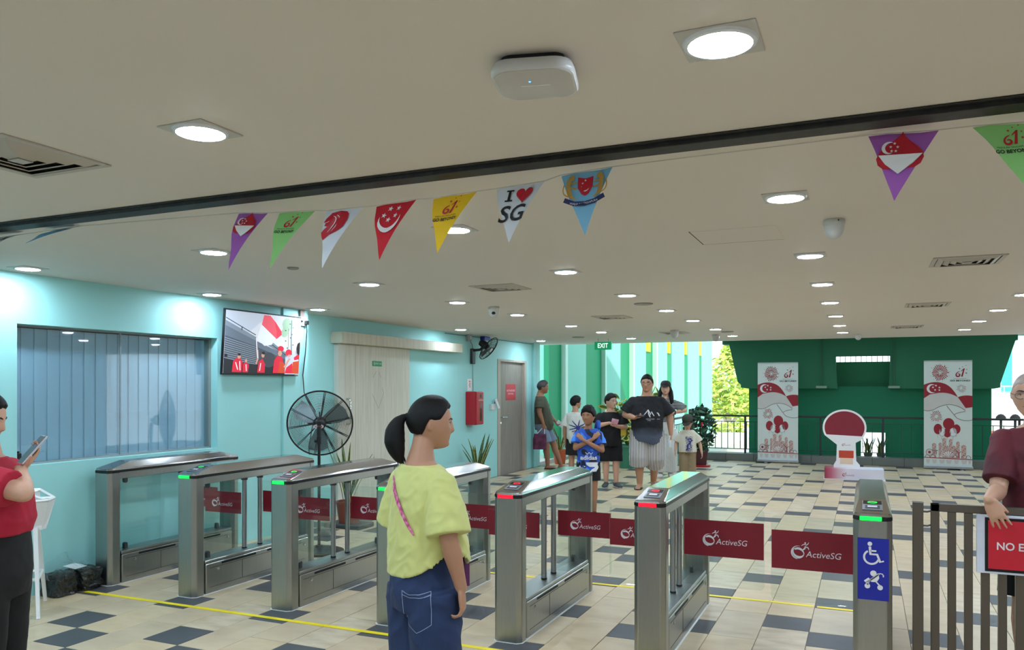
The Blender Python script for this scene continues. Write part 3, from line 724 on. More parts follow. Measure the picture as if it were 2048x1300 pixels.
# pedestal fan, seen from its motor side
FX, FY_, FZ = -4.98, 6.55, 1.256
t = thing('pedestal_fan', 'large black pedestal fan standing behind the turnstiles', 'fan', (FX, FY_, 0), math.atan2(-FX, FY_)*0.0+math.radians(34))
R = .318
FF = frame((0, 0, FZ), (1, 0, 0), (0, 0, 1))      # +w points to the viewer (-y)
GW = mat('fan_wire', (22, 24, 25), .4)
def ringtube(m, r, z, t_, n=56, k=5): m.tube([(r*math.cos(2*PI*i/n), r*math.sin(2*PI*i/n), z) for i in range(n)], t_, k, closed=True)
def guard(name, sgn):
    m = MB(); m.M = FF
    for i in range(22):
        r = .075+i*(R-.082)/21; z = sgn*.075*(1-((r/R)**2.2))
        ringtube(m, r, z, .0017, 48, 3)
    for i in range(10):
        for d in (-.022, .022):
            a = 2*PI*i/10+d+.16
            P = [(r*math.cos(a), r*math.sin(a), sgn*.077*(1-((r/R)**2.2))) for r in (.06, .12, .18, .24, .29, R)]
            m.tube(P, .0026, 4)
    m.build(name, GW, t)
guard('rear_guard', 1); guard('front_guard', -1)
m = MB(); m.M = FF; ringtube(m, R, 0, .0085, 64, 8); m.build('outer_ring', BLACK, t, smooth=60)
for k in range(3):
    m = MB(); m.M = FF @ Matrix.Rotation(k*2*PI/3+.5, 4, 'Z')
    up, dn = [], []
    for (x, y, z) in [(.05, -.04, -.02), (.16, -.09, -.035), (.27, -.10, -.035), (.285, .0, -.005), (.25, .09, .025), (.14, .07, .022), (.05, .04, .015)]:
        up.append((x, y, z)); dn.append((x, y, z-.003))
    m.loft([dn, up]); m.build('blade', mat('fan_blade', (148, 166, 168), .35, .6), t)
m = MB(); m.M = FF; m.lathe([(.05, -.05), (.066, -.03), (.066, .05), (.06, .10), (.05, .13), (.03, .145), (.002, .147)], 24).build('motor', BLACK, t, smooth=40)
m = MB(); m.M = FF
for k in range(4): m.box(-.006, .006, .05, .115, .06, .072); m.M = m.M @ Matrix.Rotation(PI/2, 4, 'Z')
m.build('motor_arm', BLACK, t)
m = MB(); m.M = FF @ Matrix.Translation((-.006, -.028, .1475)); m.flat(disc(0, 0, .05, 24, .023), 0); bd = m.build('badge', mat('fan_badge', (214, 196, 200), .4), t)
m = MB(); m.M = FF @ Matrix.Translation((-.004, -.030, .149)); m.flat(star(-.03, 0, .01, 4), 0, 0); m.box(-.012, -.004, -.005, .007, 0, .0006).box(.0, .008, -.005, .007, 0, .0006).box(.012, .020, -.005, .007, 0, .0006).box(.024, .032, -.005, .007, 0, .0006); m.build('badge_print', DRED, bd)
MB().tube([(0, -.16, FZ-.03), (0, -.165, FZ-.12)], .020, 12).build('neck', BLACK, t, smooth=40)
m = MB(); m.tube([(0, -.165, FZ-.10), (0, -.165, .04)], .0145, 14); m.build('pole', BLACK, t, smooth=40)
MB().tube([(0, -.165, FZ-.12), (0, -.165, FZ-.20)], .021, 14).tube([(-.045, -.165, FZ-.17), (-.015, -.165, FZ-.17)], .013, 10).build('height_clamp', BLACK, t, smooth=40)
m = MB(); m.lathe([(.24, 0), (.24, .018), (.20, .032), (.04, .05), (.035, .07), (.002, .07)], 32); m.build('base', BLACK, t, smooth=40, loc=(0, -.165, 0))
MB().box(-.02, .02, -.17, -.10, FZ-.02, FZ+.02).build('yoke', BLACK, t)

# sliding door with pelmet
d1 = MB().box(-6.10, -6.05, 8.44, 10.04, .008, 2.158)
door1 = struct('door_1', d1, DOORWOOD, bevel=.003)
MB().box(-6.1, -6.03, 8.29, 8.438, 0, 2.158).build('door_jamb', mat('jamb_pale', (206, 208, 196), .5), door1, bevel=.004)
MB().box(-6.1, -5.92, 8.23, 11.47, 2.16, 2.30).build('pelmet', wood('pelmet_wood', (206, 200, 178), (186, 180, 158)), door1, bevel=.003)
m = MB(); m.tube([(-6.05, 8.50, 1.46), (-6.01, 8.50, 1.46), (-5.99, 8.50, 1.44), (-5.99, 8.50, 1.16), (-6.01, 8.50, 1.14), (-6.05, 8.50, 1.14)], .012, 10); m.build('handle', CHROME, door1, smooth=50)
MB().box(-6.051, -6.0492, 8.70, 8.702, 0.01, 2.15).build('door_groove', mat('groove', (120, 120, 110), .8), door1)
sg = MB(); sg.M = frame((-6.049, 9.195, 1.928), (0, 1, 0), (0, 0, 1)); sg.box(-.115, .115, -.035, .035, 0, .002); sgo = sg.build('first_aid_sign', mat('firstaid_green', (18, 150, 84), .4), door1)
sg = MB(); sg.M = frame((-6.0468, 9.195, 1.928), (0, 1, 0), (0, 0, 1)); sg.box(-.085, -.045, -.008, .008, 0, .0004).box(-.073, -.057, -.022, .022, 0, .0004); sg.text('FIRST AID', .026, .035, -.012, .0002, 0, 'c', .9); sg.build('symbol', LOGOW, sgo)
sc_ = MB(); sc_.M = frame((-6.0488, 9.2, 1.55), (0, 1, 0), (0, 0, 1))
for a, b in (((-.10, .19), (-.02, .28)), ((.09, .19), (.04, .27)), ((-.12, -.03), (.03, -.23)), ((.03, -.23), (.16, -.02)), ((.16, -.02), (.12, .05))): sc_.flat(stroke([a, b], .005), 0)
sc_.build('scratch', mat('scratch_grey', (128, 128, 116), .8), door1)

# laminated timber door with red notice
d2 = MB().box(-6.17, -6.145, 13.30, 14.43, .006, 2.075)
door2 = struct('door_2', d2, DOOR2WOOD, bevel=.002)
MB().box(-6.18, -6.088, 13.18, 13.30, 0, 2.12).box(-6.18, -6.088, 14.43, 14.52, 0, 2.12).box(-6.18, -6.088, 13.30, 14.43, 2.077, 2.12).build('door_frame', FRAMEWOOD, door2, bevel=.003)
m = MB(); m.tube([(-6.145, 13.42, 1.05), (-6.10, 13.42, 1.05), (-6.095, 13.44, 1.05), (-6.095, 13.62, 1.048)], .010, 10); m.build('lever_handle', CHROME, door2, smooth=50)
m = MB(); m.M = frame((-6.145, 13.42, .95), (0, 1, 0), (0, 0, 1)); m.prism(disc(0, 0, .022, 16), 0, .008); m.build('keyhole_cover', CHROME, door2)
m = MB(); m.M = frame((-6.1445, 13.88, 1.513), (0, 1, 0), (0, 0, 1)); m.box(-.225, .225, -.150, .150, 0, .003); rs = m.build('notice', mat('notice_red', (196, 52, 66), .45), door2)
m = MB(); m.M = frame((-6.1412, 13.88, 1.513), (0, 1, 0), (0, 0, 1)); m.text('AUTHORISED', .036, 0, .012, 0, 0, 'c', 1.25); m.text('STAFF ONLY', .030, 0, -.045, 0, 0, 'c', 1.1); m.build('lettering', LOGOW, rs)

# wall fan
t = thing('wall_fan', 'small black fan fixed high on the aqua wall above the hose cabinet', 'fan', (-6.1, 12.14, 2.13))
MB().box(0, .05, -.06, .06, -.13, .13).build('wall_plate', BLACK, t, bevel=.012, seg=2)
MB().tube([(.03, 0, .10), (.15, .02, .11), (.20, .02, .15)], .022, 10).build('arm', BLACK, t, smooth=50)
nf = Vector((.80, .02, -.60)).normalized(); fc = Vector((.30, .05, .13))
FFm = nf.to_track_quat('Z', 'Y').to_matrix().to_4x4(); FFm.translation = fc
m = MB(); m.M = FFm; m.lathe([(.03, -.20), (.06, -.18), (.065, -.08), (.05, -.03), (.03, -.02)], 18).build('motor', BLACK, t, smooth=40)
m = MB(); m.M = FFm
for i in range(6): ringtube(m, .05+i*.031, .05*(1-(i/6.)**2), .0022, 36, 4); ringtube(m, .05+i*.031, -.05*(1-(i/6.)**2), .0022, 36, 4)
for i in range(14):
    a = 2*PI*i/14; m.tube([(.04*math.cos(a), .04*math.sin(a), .05), (.13*math.cos(a), .13*math.sin(a), .035), (.215*math.cos(a), .215*math.sin(a), 0), (.13*math.cos(a), .13*math.sin(a), -.035), (.04*math.cos(a), .04*math.sin(a), -.05)], .002, 4)
ringtube(m, .218, 0, .009, 40, 6)
m.build('guard', BLACK, t)
for k in range(3):
    m = MB(); m.M = FFm @ Matrix.Rotation(k*2*PI/3, 4, 'Z'); m.loft([[(.03, -.03, -.012), (.17, -.07, -.02), (.19, .03, .01), (.03, .03, .01)], [(.03, -.03, -.009), (.17, -.07, -.017), (.19, .03, .013), (.03, .03, .013)]]); m.build('blade', mat('wallfan_blade', (70, 76, 80), .3), t)
m = MB(); m.M = FFm; m.lathe([(.045, .045), (.04, .055), (.002, .058)], 18).build('cap', WHITE, t, smooth=40)
fc_ = MB(); fc_.tube([(-6.09, 12.17, 2.0), (-6.094, 12.18, 1.8), (-6.092, 12.19, 1.535)], .004, 6)
tag(fc_.build('fan_cable', mat('cable_grey', (110, 130, 128), .6)), 'thin cable running down from the wall fan', 'cable')
fc_ = MB().tube([(-6.08, 12.02, 2.40), (-6.06, 12.08, 2.33), (-6.07, 12.13, 2.26)], .005, 6)
tag(fc_.build('fan_cable', BLACK), 'short black cable from the junction box to the wall fan', 'cable')
t = thing('junction_box', 'small grey junction box near the ceiling left of the wall fan', 'box', (-6.1, 11.98, 2.435))
MB().box(0, .06, -.05, .05, -.06, .055).build('case', mat('jbox_grey', (150, 156, 154), .5), t, bevel=.006); MB().box(.06, .068, -.03, .03, -.03, .03).build('cover', CHROME, t)
t = thing('alarm_beacon', 'blue alarm beacon box under the ceiling above the wall fan', 'alarm', (-6.1, 12.58, 2.455))
MB().box(0, .09, -.11, .11, -.035, .03).build('case', mat('beacon_blue', (20, 50, 170), .35), t, bevel=.01, seg=2); MB().box(0, .05, -.03, .05, -.10, -.035).build('bracket', mat('beacon_base', (180, 170, 150), .6), t)
# thin cable trunking at the ceiling line
tag(MB().box(-6.1, -6.09, 11.2, 14.8, HZ-.03, HZ-.02).build('cable_conduit', mat('conduit_green', (80, 100, 98), .6)), 'thin conduit along the top of the aqua wall', 'conduit')
# hose cabinet
t = thing('hose_cabinet', 'red fire hose cabinet with glass slot on the aqua wall', 'cabinet', (-6.1, 12.055, .98))
HR = mat('hose_red', (176, 20, 38), .35, var=.04)
MB().box(0, .185, -.135, .135, 0, .555).build('body', HR, t, bevel=.006)
hd = MB().box(.185, .205, -.132, .132, .006, .549).build('door', HR, t, bevel=.006)
MB().box(.203, .2065, -.015, .07, .06, .36).build('glass_slot', mat('slot_dark', (52, 50, 54), .1), hd, bevel=.002)
m = MB(); m.M = frame((.2065, .02, .46), (0, 1, 0), (0, 0, 1)); m.flat(disc(0, .02, .035, 16), 0, 0); m.build('round_label', BLACK, hd)
m = MB(); m.M = frame((.2067, .03, .40), (0, 1, 0), (0, 0, 1)); m.text('HOSE REEL', .026, 0, 0, 0, 0, 'c'); m.build('lettering', LOGOW, hd)
t = thing('notice_paper', 'white paper notice with red print above the hose cabinet', 'notice', (-6.0985, 12.06, 1.648))
m = MB(); m.M = TVF; m.box(-.085, .085, -.10, .10, 0, .002).build('sheet', PRINTW, t)
m = MB(); m.M = TVF
for k in range(4): m.box(-.02+.012*(k % 2), .035, .05-k*.03, .066-k*.03, .0021, .0026)
m.build('print', RED, t)
# card reader by the timber door
t = thing('card_reader', 'white card reader box with tilted phone-like handset beside timber door', 'reader', (-6.1, 12.95, 1.255))
MB().box(0, .05, -.10, .06, -.05, .05).build('case', WHITE, t, bevel=.006)
m = MB(); m.M = Matrix.Translation((.07, .07, .05)) @ Matrix.Rotation(-.30, 4, 'Y') @ Matrix.Rotation(.16, 4, 'X'); m.box(-.012, .012, -.045, .045, -.09, .10).build('handset', mat('handset_silver', (190, 192, 196), .3), t, bevel=.006); MB().box(.04, .055, .02, .06, .06, .13).build('cradle', BLACK, t)

# ---------------------------------------------------------------- plants
LEAFG = mat('snake_leaf', (52, 84, 48), .5, var=.2, scale=16, stretch=(1, 1, 3), rgb2=(88, 112, 70)); LEAFY = mat('leaf_edge', (206, 200, 96), .5)
def blade(a, lean, L, wd, seed, curl=.15):
    m = MB(); rnd = random.Random(seed); n = 8; rings = []
    ca, sa = math.cos(a), math.sin(a); tw = rnd.uniform(-.6, .6)
    for i in range(n+1):
        s = i/n; r = .02+lean*s+curl*s*s*L; z = L*s*(1-.12*s*lean)
        wv = wd*(.55+.9*s-1.45*s**3.2)*.5 if i < n else .0015
        u = Vector((-sa*math.cos(tw*s)+ca*math.sin(tw*s), ca*math.cos(tw*s)+sa*math.sin(tw*s), 0)); nn = Vector((ca, sa, .1))
        c = Vector((ca*r, sa*r, z))
        rings.append([c-u*wv, c-u*wv*.72+nn*.004, c+nn*.001, c+u*wv*.72+nn*.004, c+u*wv, c-nn*.004])
    b = len(m.v); vs = [p for r in rings for p in r]; fs = []; mi = []
    for k in range(n):
        for i in range(6):
            j = (i+1) % 6; fs.append((k*6+i, k*6+j, (k+1)*6+j, (k+1)*6+i)); mi.append(1 if i in (0, 3) else 0)
    m.add(vs, fs); m.m = mi
    return m
def snake_plant(x, y, z, nl, L, label, pot, lean=.12, saucer=None, group='snake plants in pots'):
    t = thing('snake_plant', label, 'plant', (x, y, z), 0, group)
    ph = .0
    if pot:
        r, h, rgb = pot; ph = h-.02
        MB().lathe([(r*.72, 0), (r*.98, h*.9), (r, h*.9), (r, h), (r*.9, h), (r*.88, h-.02), (.002, h-.02)], 24).build('pot', mat('pot_%d_%d_%d' % rgb, rgb, .45), t, smooth=35)
    if saucer: saucer(t)
    rnd = random.Random(int(x*100+y*10))
    for i in range(nl):
        a = 2*PI*i/nl*1.0+rnd.uniform(-.4, .4); l = L*rnd.uniform(.55, 1)
        b = blade(a, lean*rnd.uniform(.2, 1.3), l, .055*rnd.uniform(.8, 1.2), i+nl)
        b.build('leaf', [LEAFG, LEAFY], t, loc=(rnd.uniform(-.05, .05), rnd.uniform(-.05, .05), ph), smooth=60)
    return t
snake_plant(-5.78, 11.75, 0, 15, .62, 'snake plant in a red-rimmed pot under the hose cabinet', (.15, .26, (150, 60, 44)), .16)
def tray(t): MB().box(-.24, .24, -.16, .16, 0, .05).build('tray', mat('slate_tray', (64, 68, 68), .5), t, bevel=.01)
snake_plant(-5.46, 7.72, 0, 12, .75, 'tall snake plant in a terracotta pot behind the green-lit turnstiles', (.15, .30, (132, 62, 46)), .22, tray)
snake_plant(-5.86, 15.78, 0, 11, .58, 'snake plant in an orange pot behind the leaning man', (.15, .30, (186, 84, 44)), .25)
for i, (x, lab) in enumerate(((-.28, 'leftmost clump of striped grass-like leaves on the far kerb'), (.05, 'middle clump of striped grass-like leaves on the far kerb'), (.30, 'rightmost clump of striped grass-like leaves on the far kerb'))):
    snake_plant(x, 18.66, .10, 9, .40, lab, (.09, .10, (110, 112, 104)), .08, None, 'leafy clumps behind the far railing')
struct('planter_ledge', MB().box(-3.3, 5, 18.41, 18.88, -.2, .10), KERB)['kind'] = 'structure'
# variegated bush with yellow rimmed leaves
VG = mat('variegated_green', (60, 120, 70), .5, var=.2, scale=20); VY = mat('variegated_yellow', (236, 222, 96), .5, var=.06)
t = thing('variegated_bush', 'yellow-rimmed leafy bush in a green tub behind the boys', 'plant', (-4.35, 15.55, 0))
MB().lathe([(.18, 0), (.25, .42), (.27, .42), (.27, .46), (.22, .46), (.2, .42), (.002, .42)], 24).build('tub', mat('tub_green', (60, 130, 104), .5), t, smooth=35)
rnd = random.Random(5)
for s in range(11):
    a = 2*PI*s/11+.3; tip = Vector((math.cos(a)*rnd.uniform(.25, .62), math.sin(a)*rnd.uniform(.1, .4), rnd.uniform(1.15, 1.5)))
    if s == 1: tip = Vector((.55, .1, 1.62))
    st = MB(); P = [Vector((0, 0, .42)), Vector((tip.x*.35, tip.y*.35, .8)), tip]; st.tube(P, [.012, .010, .006], 6); st.build('stem', mat('bush_stem', (96, 110, 60), .7), t)
    for k in range(9):
        f = .25+.75*k/8; p = P[0].lerp(P[1], f*2) if f < .5 else P[1].lerp(P[2], f*2-1)
        an = k*2.4+s; tilt = rnd.uniform(-.5, .5)
        d = Vector((math.cos(an), math.sin(an)*.5, tilt)).normalized(); u = Vector((-math.sin(an), .3*math.cos(an), rnd.uniform(-1, 1))).normalized(); u = (u-d*u.dot(d)).normalized(); nn = d.cross(u)
        L = rnd.uniform(.17, .25); W_ = L*.30
        m = MB(); n = 7; fs = []; mi = []; vs = []
        for i in range(n):
            q = i/(n-1); hw = W_*math.sin(PI*(.04+.93*q))**.8; c = p+d*(.02+L*q)-nn*(.06*q*q)
            vs += [c-u*hw, c-u*hw*.62+nn*.006, c+nn*.002, c+u*hw*.62+nn*.006, c+u*hw]
        for i in range(n-1):
            for j in range(4): fs.append((i*5+j, i*5+j+1, i*5+j+6, i*5+j+5)); mi.append(1 if j in (0, 3) or i in (0, n-2) else 0)
        m.add(vs, fs); m.m = mi; m.build('leaf', [VG, VY], t, smooth=60)
# leafy scatter used for dense crowns
def crown(name, parent, mats, n, fn, size, seed, loc=(0, 0, 0)):
    rnd = random.Random(seed); m = MB()
    for i in range(n):
        p = fn(rnd); d = Vector((rnd.gauss(0, 1), rnd.gauss(0, 1), rnd.gauss(0, .6))).normalized(); u = d.orthogonal().normalized(); s = size*rnd.uniform(.6, 1.3)
        c = d.cross(u)
        m.add([p-d*s, p+u*s*.45, p+d*s, p-u*s*.45, p+c*s*.12], [(0, 1, 4), (1, 2, 4), (2, 3, 4), (3, 0, 4)], rnd.randrange(len(mats)))
    o = m.build(name, mats, parent, loc); o['kind'] = 'stuff'; return o
def in_ball(c, r):
    def f(rnd):
        while True:
            v = Vector((rnd.uniform(-1, 1), rnd.uniform(-1, 1), rnd.uniform(-1, 1)))
            if .25 < v.length < 1: return Vector(c)+Vector((v.x*r[0], v.y*r[1], v.z*r[2]))
    return f
t = thing('potted_shrub', 'dark green shrub in a dark red pot beside the small boy', 'plant', (-3.08, 16.45, 0))
MB().lathe([(.13, .03), (.16, .30), (.17, .30), (.17, .34), (.14, .34), (.002, .31)], 20).build('pot', mat('pot_dark', (74, 30, 34), .5), t, smooth=35)
MB().lathe([(.20, 0), (.22, .03), (.20, .035), (.002, .03)], 20).build('saucer', mat('saucer_red', (190, 30, 50), .45), t, smooth=35)
MB().tube([(0, 0, .3), (.01, 0, .7), (0, .02, 1.05)], [.02, .015, .008], 6).build('stem', mat('shrub_stem', (70, 60, 44), .8), t)
DG = [mat('shrub_green', (30, 70, 44), .5, var=.2), mat('shrub_green_light', (60, 104, 70), .5, var=.2), mat('shrub_green_dark', (20, 46, 32), .5, var=.2)]
def shrub_pts(rnd):
    z = rnd.uniform(.28, 1.22); r = .34*math.sin(PI*min(1, max(0.06, (z-.2)/1.08)))**.7*math.sqrt(rnd.random()); a = rnd.uniform(0, 2*PI)
    return Vector((r*math.cos(a), r*math.sin(a), z))
crown('foliage', t, DG, 420, shrub_pts, .075, 3)
MB().ball((.1, -.3, .86), (.02, .02, .05), 8, 6).build('red_tag', RED, t)
LIME = [mat('lime_leaf', (198, 220, 96), .6, var=.15), mat('spring_leaf', (158, 196, 84), .6, var=.15), mat('yellow_leaf', (226, 226, 120), .6, var=.1)]
def tree(x, y, z, h, r, label, n, seed, size=.16):
    t = thing('tree', label, 'tree', (x, y, z), 0, 'sunlit trees beyond the hall')
    MB().tube([(0, 0, 0), (.08, 0, h*.3), (0, .1, h*.62)], [.16, .12, .07], 8).tube([(.06, 0, h*.28), (-.6*r, 0, h*.55)], [.09, .04], 6).tube([(.06, 0, h*.25), (.7*r, .1, h*.5)], [.09, .04], 6).build('trunk', mat('pale_bark', (196, 184, 168), .8, var=.2), t)
    fs = [in_ball((0, 0, h*.62), (r, r, h*.30)), in_ball((-.5*r, 0, h*.5), (r*.6, r*.6, h*.2)), in_ball((.5*r, 0, h*.48), (r*.6, r*.6, h*.2)), in_ball((.1*r, 0, h*.88), (r*.35, r*.35, h*.16))]
    crown('crown', t, LIME, n, lambda q: fs[q.choice([0, 0, 0, 1, 2, 3])](q), size, seed)
tree(-5.55, 36.0, -1.5, 5.0, 1.15, 'yellow-green tree seen in the gap left of the green wall', 1500, 11)
tree(-4.45, 38.5, -1.5, 4.2, 1.0, 'second sunlit tree right behind the first in the gap', 1000, 12)
tree(-12.7, 33.5, -1.5, 5.6, 1.5, 'pale tree in the narrow gap beside the leaning man', 900, 13)
def hedge(nm, x0, x1, y, z0, z1, label, seed, mats):
    t = thing(nm, label, 'hedge', ((x0+x1)/2, y, z0)); w_ = (x1-x0)/2
    MB().tube([(-w_*.6, 0, 0), (-w_*.55, 0, (z1-z0)*.6)], .03, 6).tube([(w_*.5, 0, 0), (w_*.55, 0, (z1-z0)*.6)], .03, 6).build('stem', mat('shrub_stem', (70, 60, 44), .8), t)
    crown('foliage', t, mats, 500, lambda q: Vector((q.uniform(-w_, w_), q.uniform(-.3, .3), q.uniform(0, z1-z0))), .09, seed)
hedge('hedge', -5.3, -3.9, 29.5, -.25, .32, 'low yellow-green hedge seen above the railing in the left gap', 21, LIME)
t = thing('glass_bottle', 'clear glass bottle standing on the floor behind the turnstiles by the plant', 'bottle', (-5.36, 7.13, 0))
MB().lathe([(.055, 0), (.06, .02), (.06, .17), (.05, .21), (.02, .25), (.018, .33), (.024, .335), (.024, .345)], 20, cap=False).build('body', glass('bottle_glass', (.82, .86, .86), .18), t, smooth=50)
MB().lathe([(.054, .004), (.057, .02), (.057, .08), (.002, .08)], 20).build('filling', mat('grey_filling', (120, 124, 122), .3), t, smooth=50)
t = thing('water_bottle', 'clear water bottle with black cap on the end turnstile ledge', 'bottle', (-5.725, 4.775, .262))
MB().lathe([(.028, 0), (.030, .01), (.030, .15), (.024, .175), (.022, .18)], 18, cap=False).build('body', glass('water_glass', (.78, .86, .88), .16), t, smooth=50)
MB().lathe([(.026, .18), (.028, .185), (.028, .205), (.016, .212), (.002, .213)], 18).build('cap', BLACK, t, smooth=40)
t = thing('two_way_radio', 'black two-way radio with antenna standing on the window sill', 'radio', (-5.955, 4.095, 1.022))
MB().box(-.02, .02, -.028, .028, 0, .085).build('body', BLACK, t, bevel=.004); MB().tube([(0, -.018, .085), (0, -.012, .235)], [.0085, .006], 8).build('antenna', BLACK, t, smooth=50); MB().lathe([(.009, .085), (.009, .10)], 10).build('knob', BLACK, t, loc=(0, .012, 0))
# white faceted stool
WM = mat('stool_white', (232, 232, 230), .4, var=.02)
t = thing('bar_stool', 'white faceted metal bar stool by the wall, behind woman in red', 'stool', (-5.52, 3.93, 0))
feet = [Vector((.25, -.15, 0)), Vector((-.16, .20, 0)), Vector((-.18, -.2, 0))]
hub = [Vector((f.x*.26, f.y*.26, .60)) for f in feet]
for f, h in zip(feet, hub):
    MB().tube([f, h], [.016, .021], 4).build('leg', WM, t)
m = MB()
for i in range(3):
    a, b = feet[i].lerp(hub[i], .42), feet[(i+1) % 3].lerp(hub[(i+1) % 3], .42); m.tube([a, b], .013, 4)
m.build('footrest', WM, t)
rim = [Vector((.185*math.cos(a)-.05, .18*math.sin(a)-.03, .80+(.05 if k in (2, 3) else 0))) for k, a in enumerate([2*PI*i/7+.2 for i in range(7)])]
m = MB()
for i in range(7): m.tube([rim[i], rim[(i+1) % 7]], .011, 4)
for a, b in ((0, 3), (1, 4), (2, 5), (4, 6)): m.tube([rim[a], rim[b]], .009, 4)
m.build('seat_frame', WM, t)
hb = [Vector((.07*math.cos(2*PI*i/7+.2), .07*math.sin(2*PI*i/7+.2), .60)) for i in range(7)]
m = MB()
for i in range(7): m.add([rim[i]-Vector((0, 0, .012)), rim[(i+1) % 7]-Vector((0, 0, .012)), hb[(i+1) % 7], hb[i]], [(0, 1, 2, 3)]) if i % 2 == 0 else m.tube([rim[i], hb[i]], .012, 4)
m.tube([(0, 0, .585), (0, 0, .615)], .075, 7); m.build('seat_pan', WM, t)
# bundles wrapped in black plastic
PL = mat('black_wrap', (36, 38, 36), .22, var=.3, scale=14, bump=.5, bscale=30)
def bundle(x, y, sx_, sy_, sz_, rz, label, seed):
    t = thing('wrapped_bundle', label, 'bundle', (x, y, 0), rz, 'bundles wrapped in black plastic')
    bm = bmesh.new(); bmesh.ops.create_cube(bm, size=1); bmesh.ops.subdivide_edges(bm, edges=bm.edges, cuts=9, use_grid_fill=True)
    for v in bm.verts:
        p = v.co.copy(); q = Vector((p.x*sx_, p.y*sy_, (p.z+.5)*sz_))
        rr_ = (abs(p.x)*2)**6+(abs(p.y)*2)**6+(abs(p.z)*2)**6
        k = 1-.10*max(0, rr_-1)/2
        nn = noise.noise_vector(q*26+Vector((seed, 0, 0)))*.018+noise.noise_vector(q*60+Vector((0, seed, 0)))*.008
        v.co = Vector((q.x*k, q.y*k, max(0.0, (q.z-sz_/2)*k+sz_/2)))+Vector((nn.x, nn.y, nn.z if p.z > -.45 else 0))
        v.co.z = max(v.co.z, 0)
    me = bpy.data.meshes.new('wrap'); bm.to_mesh(me); bm.free(); me.materials.append(PL)
    o = bpy.data.objects.new('wrap', me); COL.objects.link(o); o.parent = t
    return t
b1 = bundle(-5.75, 4.29, .20, .19, .17, .1, 'black plastic bundle nearest the stool, under clear film', 1)
b2 = bundle(-5.74, 4.505, .20, .20, .17, .15, 'black plastic bundle with a white label against the end turnstile', 5)
m = MB(); m.M = Matrix.Translation((-.03, -.05, .186)) @ Matrix.Rotation(.12, 4, 'Y'); m.box(-.07, .05, -.06, .06, -.002, .002).build('paper_label', PRINTW, b2)
g = MB(); nx_, ny_ = 12, 12; vs = []; rnd = random.Random(4)
for j in range(ny_):
    for i in range(nx_):
        p = Vector((-.10+i*.018, -.06+j*.028, .02)); n3 = noise.noise_vector(p*22)
        vs.append((p.x+n3.x*.03, p.y+n3.y*.03, .17+.13*math.sin(PI*j/(ny_-1))*(1-i/(nx_-1))+n3.z*.05))
g.add(vs, [(j*nx_+i, j*nx_+i+1, (j+1)*nx_+i+1, (j+1)*nx_+i) for j in range(ny_-1) for i in range(nx_-1)]); g.build('clear_film', glass('crumpled_film', (.95, .97, .97), .10, .08), b1)
# ---------------------------------------------------------------- far end
RAIL = mat('railing_dark', (56, 58, 58), .45, .3, var=.05); BAL = mat('baluster_green', (24, 84, 62), .5, var=.05)
t = thing('railing', 'long dark railing on the kerb before the green wall', 'railing', (0, 18.2, 0))
MB().box(-3.47, 5.6, -.03, .03, .955, .995).build('top_rail', RAIL, t, bevel=.004)
MB().box(-3.3, 5.6, -.008, .008, .84, .856).build('upper_bar', BAL, t)
MB().box(-3.3, 5.6, -.008, .008, .24, .256).build('lower_bar', BAL, t)
for i, x in enumerate((-3.28, -2.42, -.873, .33, 1.53, 2.73, 3.93, 5.13)): MB().box(x-.02, x+.02, -.02, .02, .155, .956).build('post', RAIL, t)
bmesh_b = None
k = 0; x = -3.2
while x < 5.5:
    if bmesh_b is None:
        bmesh_b = MB().box(-.007, .007, -.007, .007, .25, .845).build('baluster', BAL, t); bmesh_b.location.x = x
    else:
        o = bmesh_b.copy(); COL.objects.link(o); o.location.x = x
    x += .135 if x < -2.4 else .18
t = thing('railing', 'short railing returning from the kerb towards the boys, behind the small boy', 'railing', (-3.5, 18.2, 0))
MB().box(-.025, .025, -2.3, 0, .955, .995).build('top_rail', RAIL, t, bevel=.004)
for z in (.84, .25): MB().box(-.008, .008, -2.3, 0, z, z+.016).build('bar', BAL, t)
MB().box(-.05, .05, -.55, -.45, 0, 1.12).build('tall_post', mat('post_grey', (70, 74, 74), .5), t)
MB().box(-.02, .02, -2.3, -2.26, 0, .956).build('post', RAIL, t)
for i in range(14): MB().box(-.007, .007, -2.15+i*.15-.007, -2.15+i*.15+.007, .25, .845).build('baluster', BAL, t)
t = thing('long_table', 'narrow white rail table behind the boys, before the mint wall', 'table', (-4.45, 16.75, 0))
MB().box(-.85, .95, -.12, .12, .60, .64).build('top', PRINTW, t, bevel=.004)
for x in (-.8, -.02, .9):
    for y in (-.09, .09): MB().box(x-.012, x+.012, y-.012, y+.012, 0, .6).build('leg', ALU, t)
for x, lab in ((-4.95, 'black bag on the mint low wall, behind the boy in blue'), (-4.05, 'black bag on the mint low wall, beside the big man')):
    t = thing('bag', lab, 'bag', (x, 17.40, .42))
    MB().loft([[(xx*.24, yy*.07, 0) for xx, yy in rrect(1, .5)], [(xx*.25, yy*.08, .10) for xx, yy in rrect(1, .5)], [(xx*.2, yy*.05, .22) for xx, yy in rrect(1, .5)]]).build('body', mat('bag_black', (22, 26, 26), .6), t, smooth=50)
    MB().tube([(-.08, 0, .2), (-.06, 0, .30), (.06, 0, .30), (.08, 0, .2)], .008, 6).build('handle', BLACK, t, smooth=60)
for x, lab in ((-.87, 'thin conduit with pale light fitting left of the wall opening'), (.545, 'thin conduit with pale light fitting right of the wall opening')):
    t = thing('wall_light', lab, 'light', (x, 18.53, 1.58))
    MB().tube([(0, 0, .06), (0, 0, 1.09)], .013, 8).build('conduit', mat('conduit_green2', (60, 112, 90), .6), t); MB().box(-.11, .11, -.05, .01, 0, .055).build('fitting', mat('fitting_pale', (150, 176, 160), .5), t, bevel=.006)

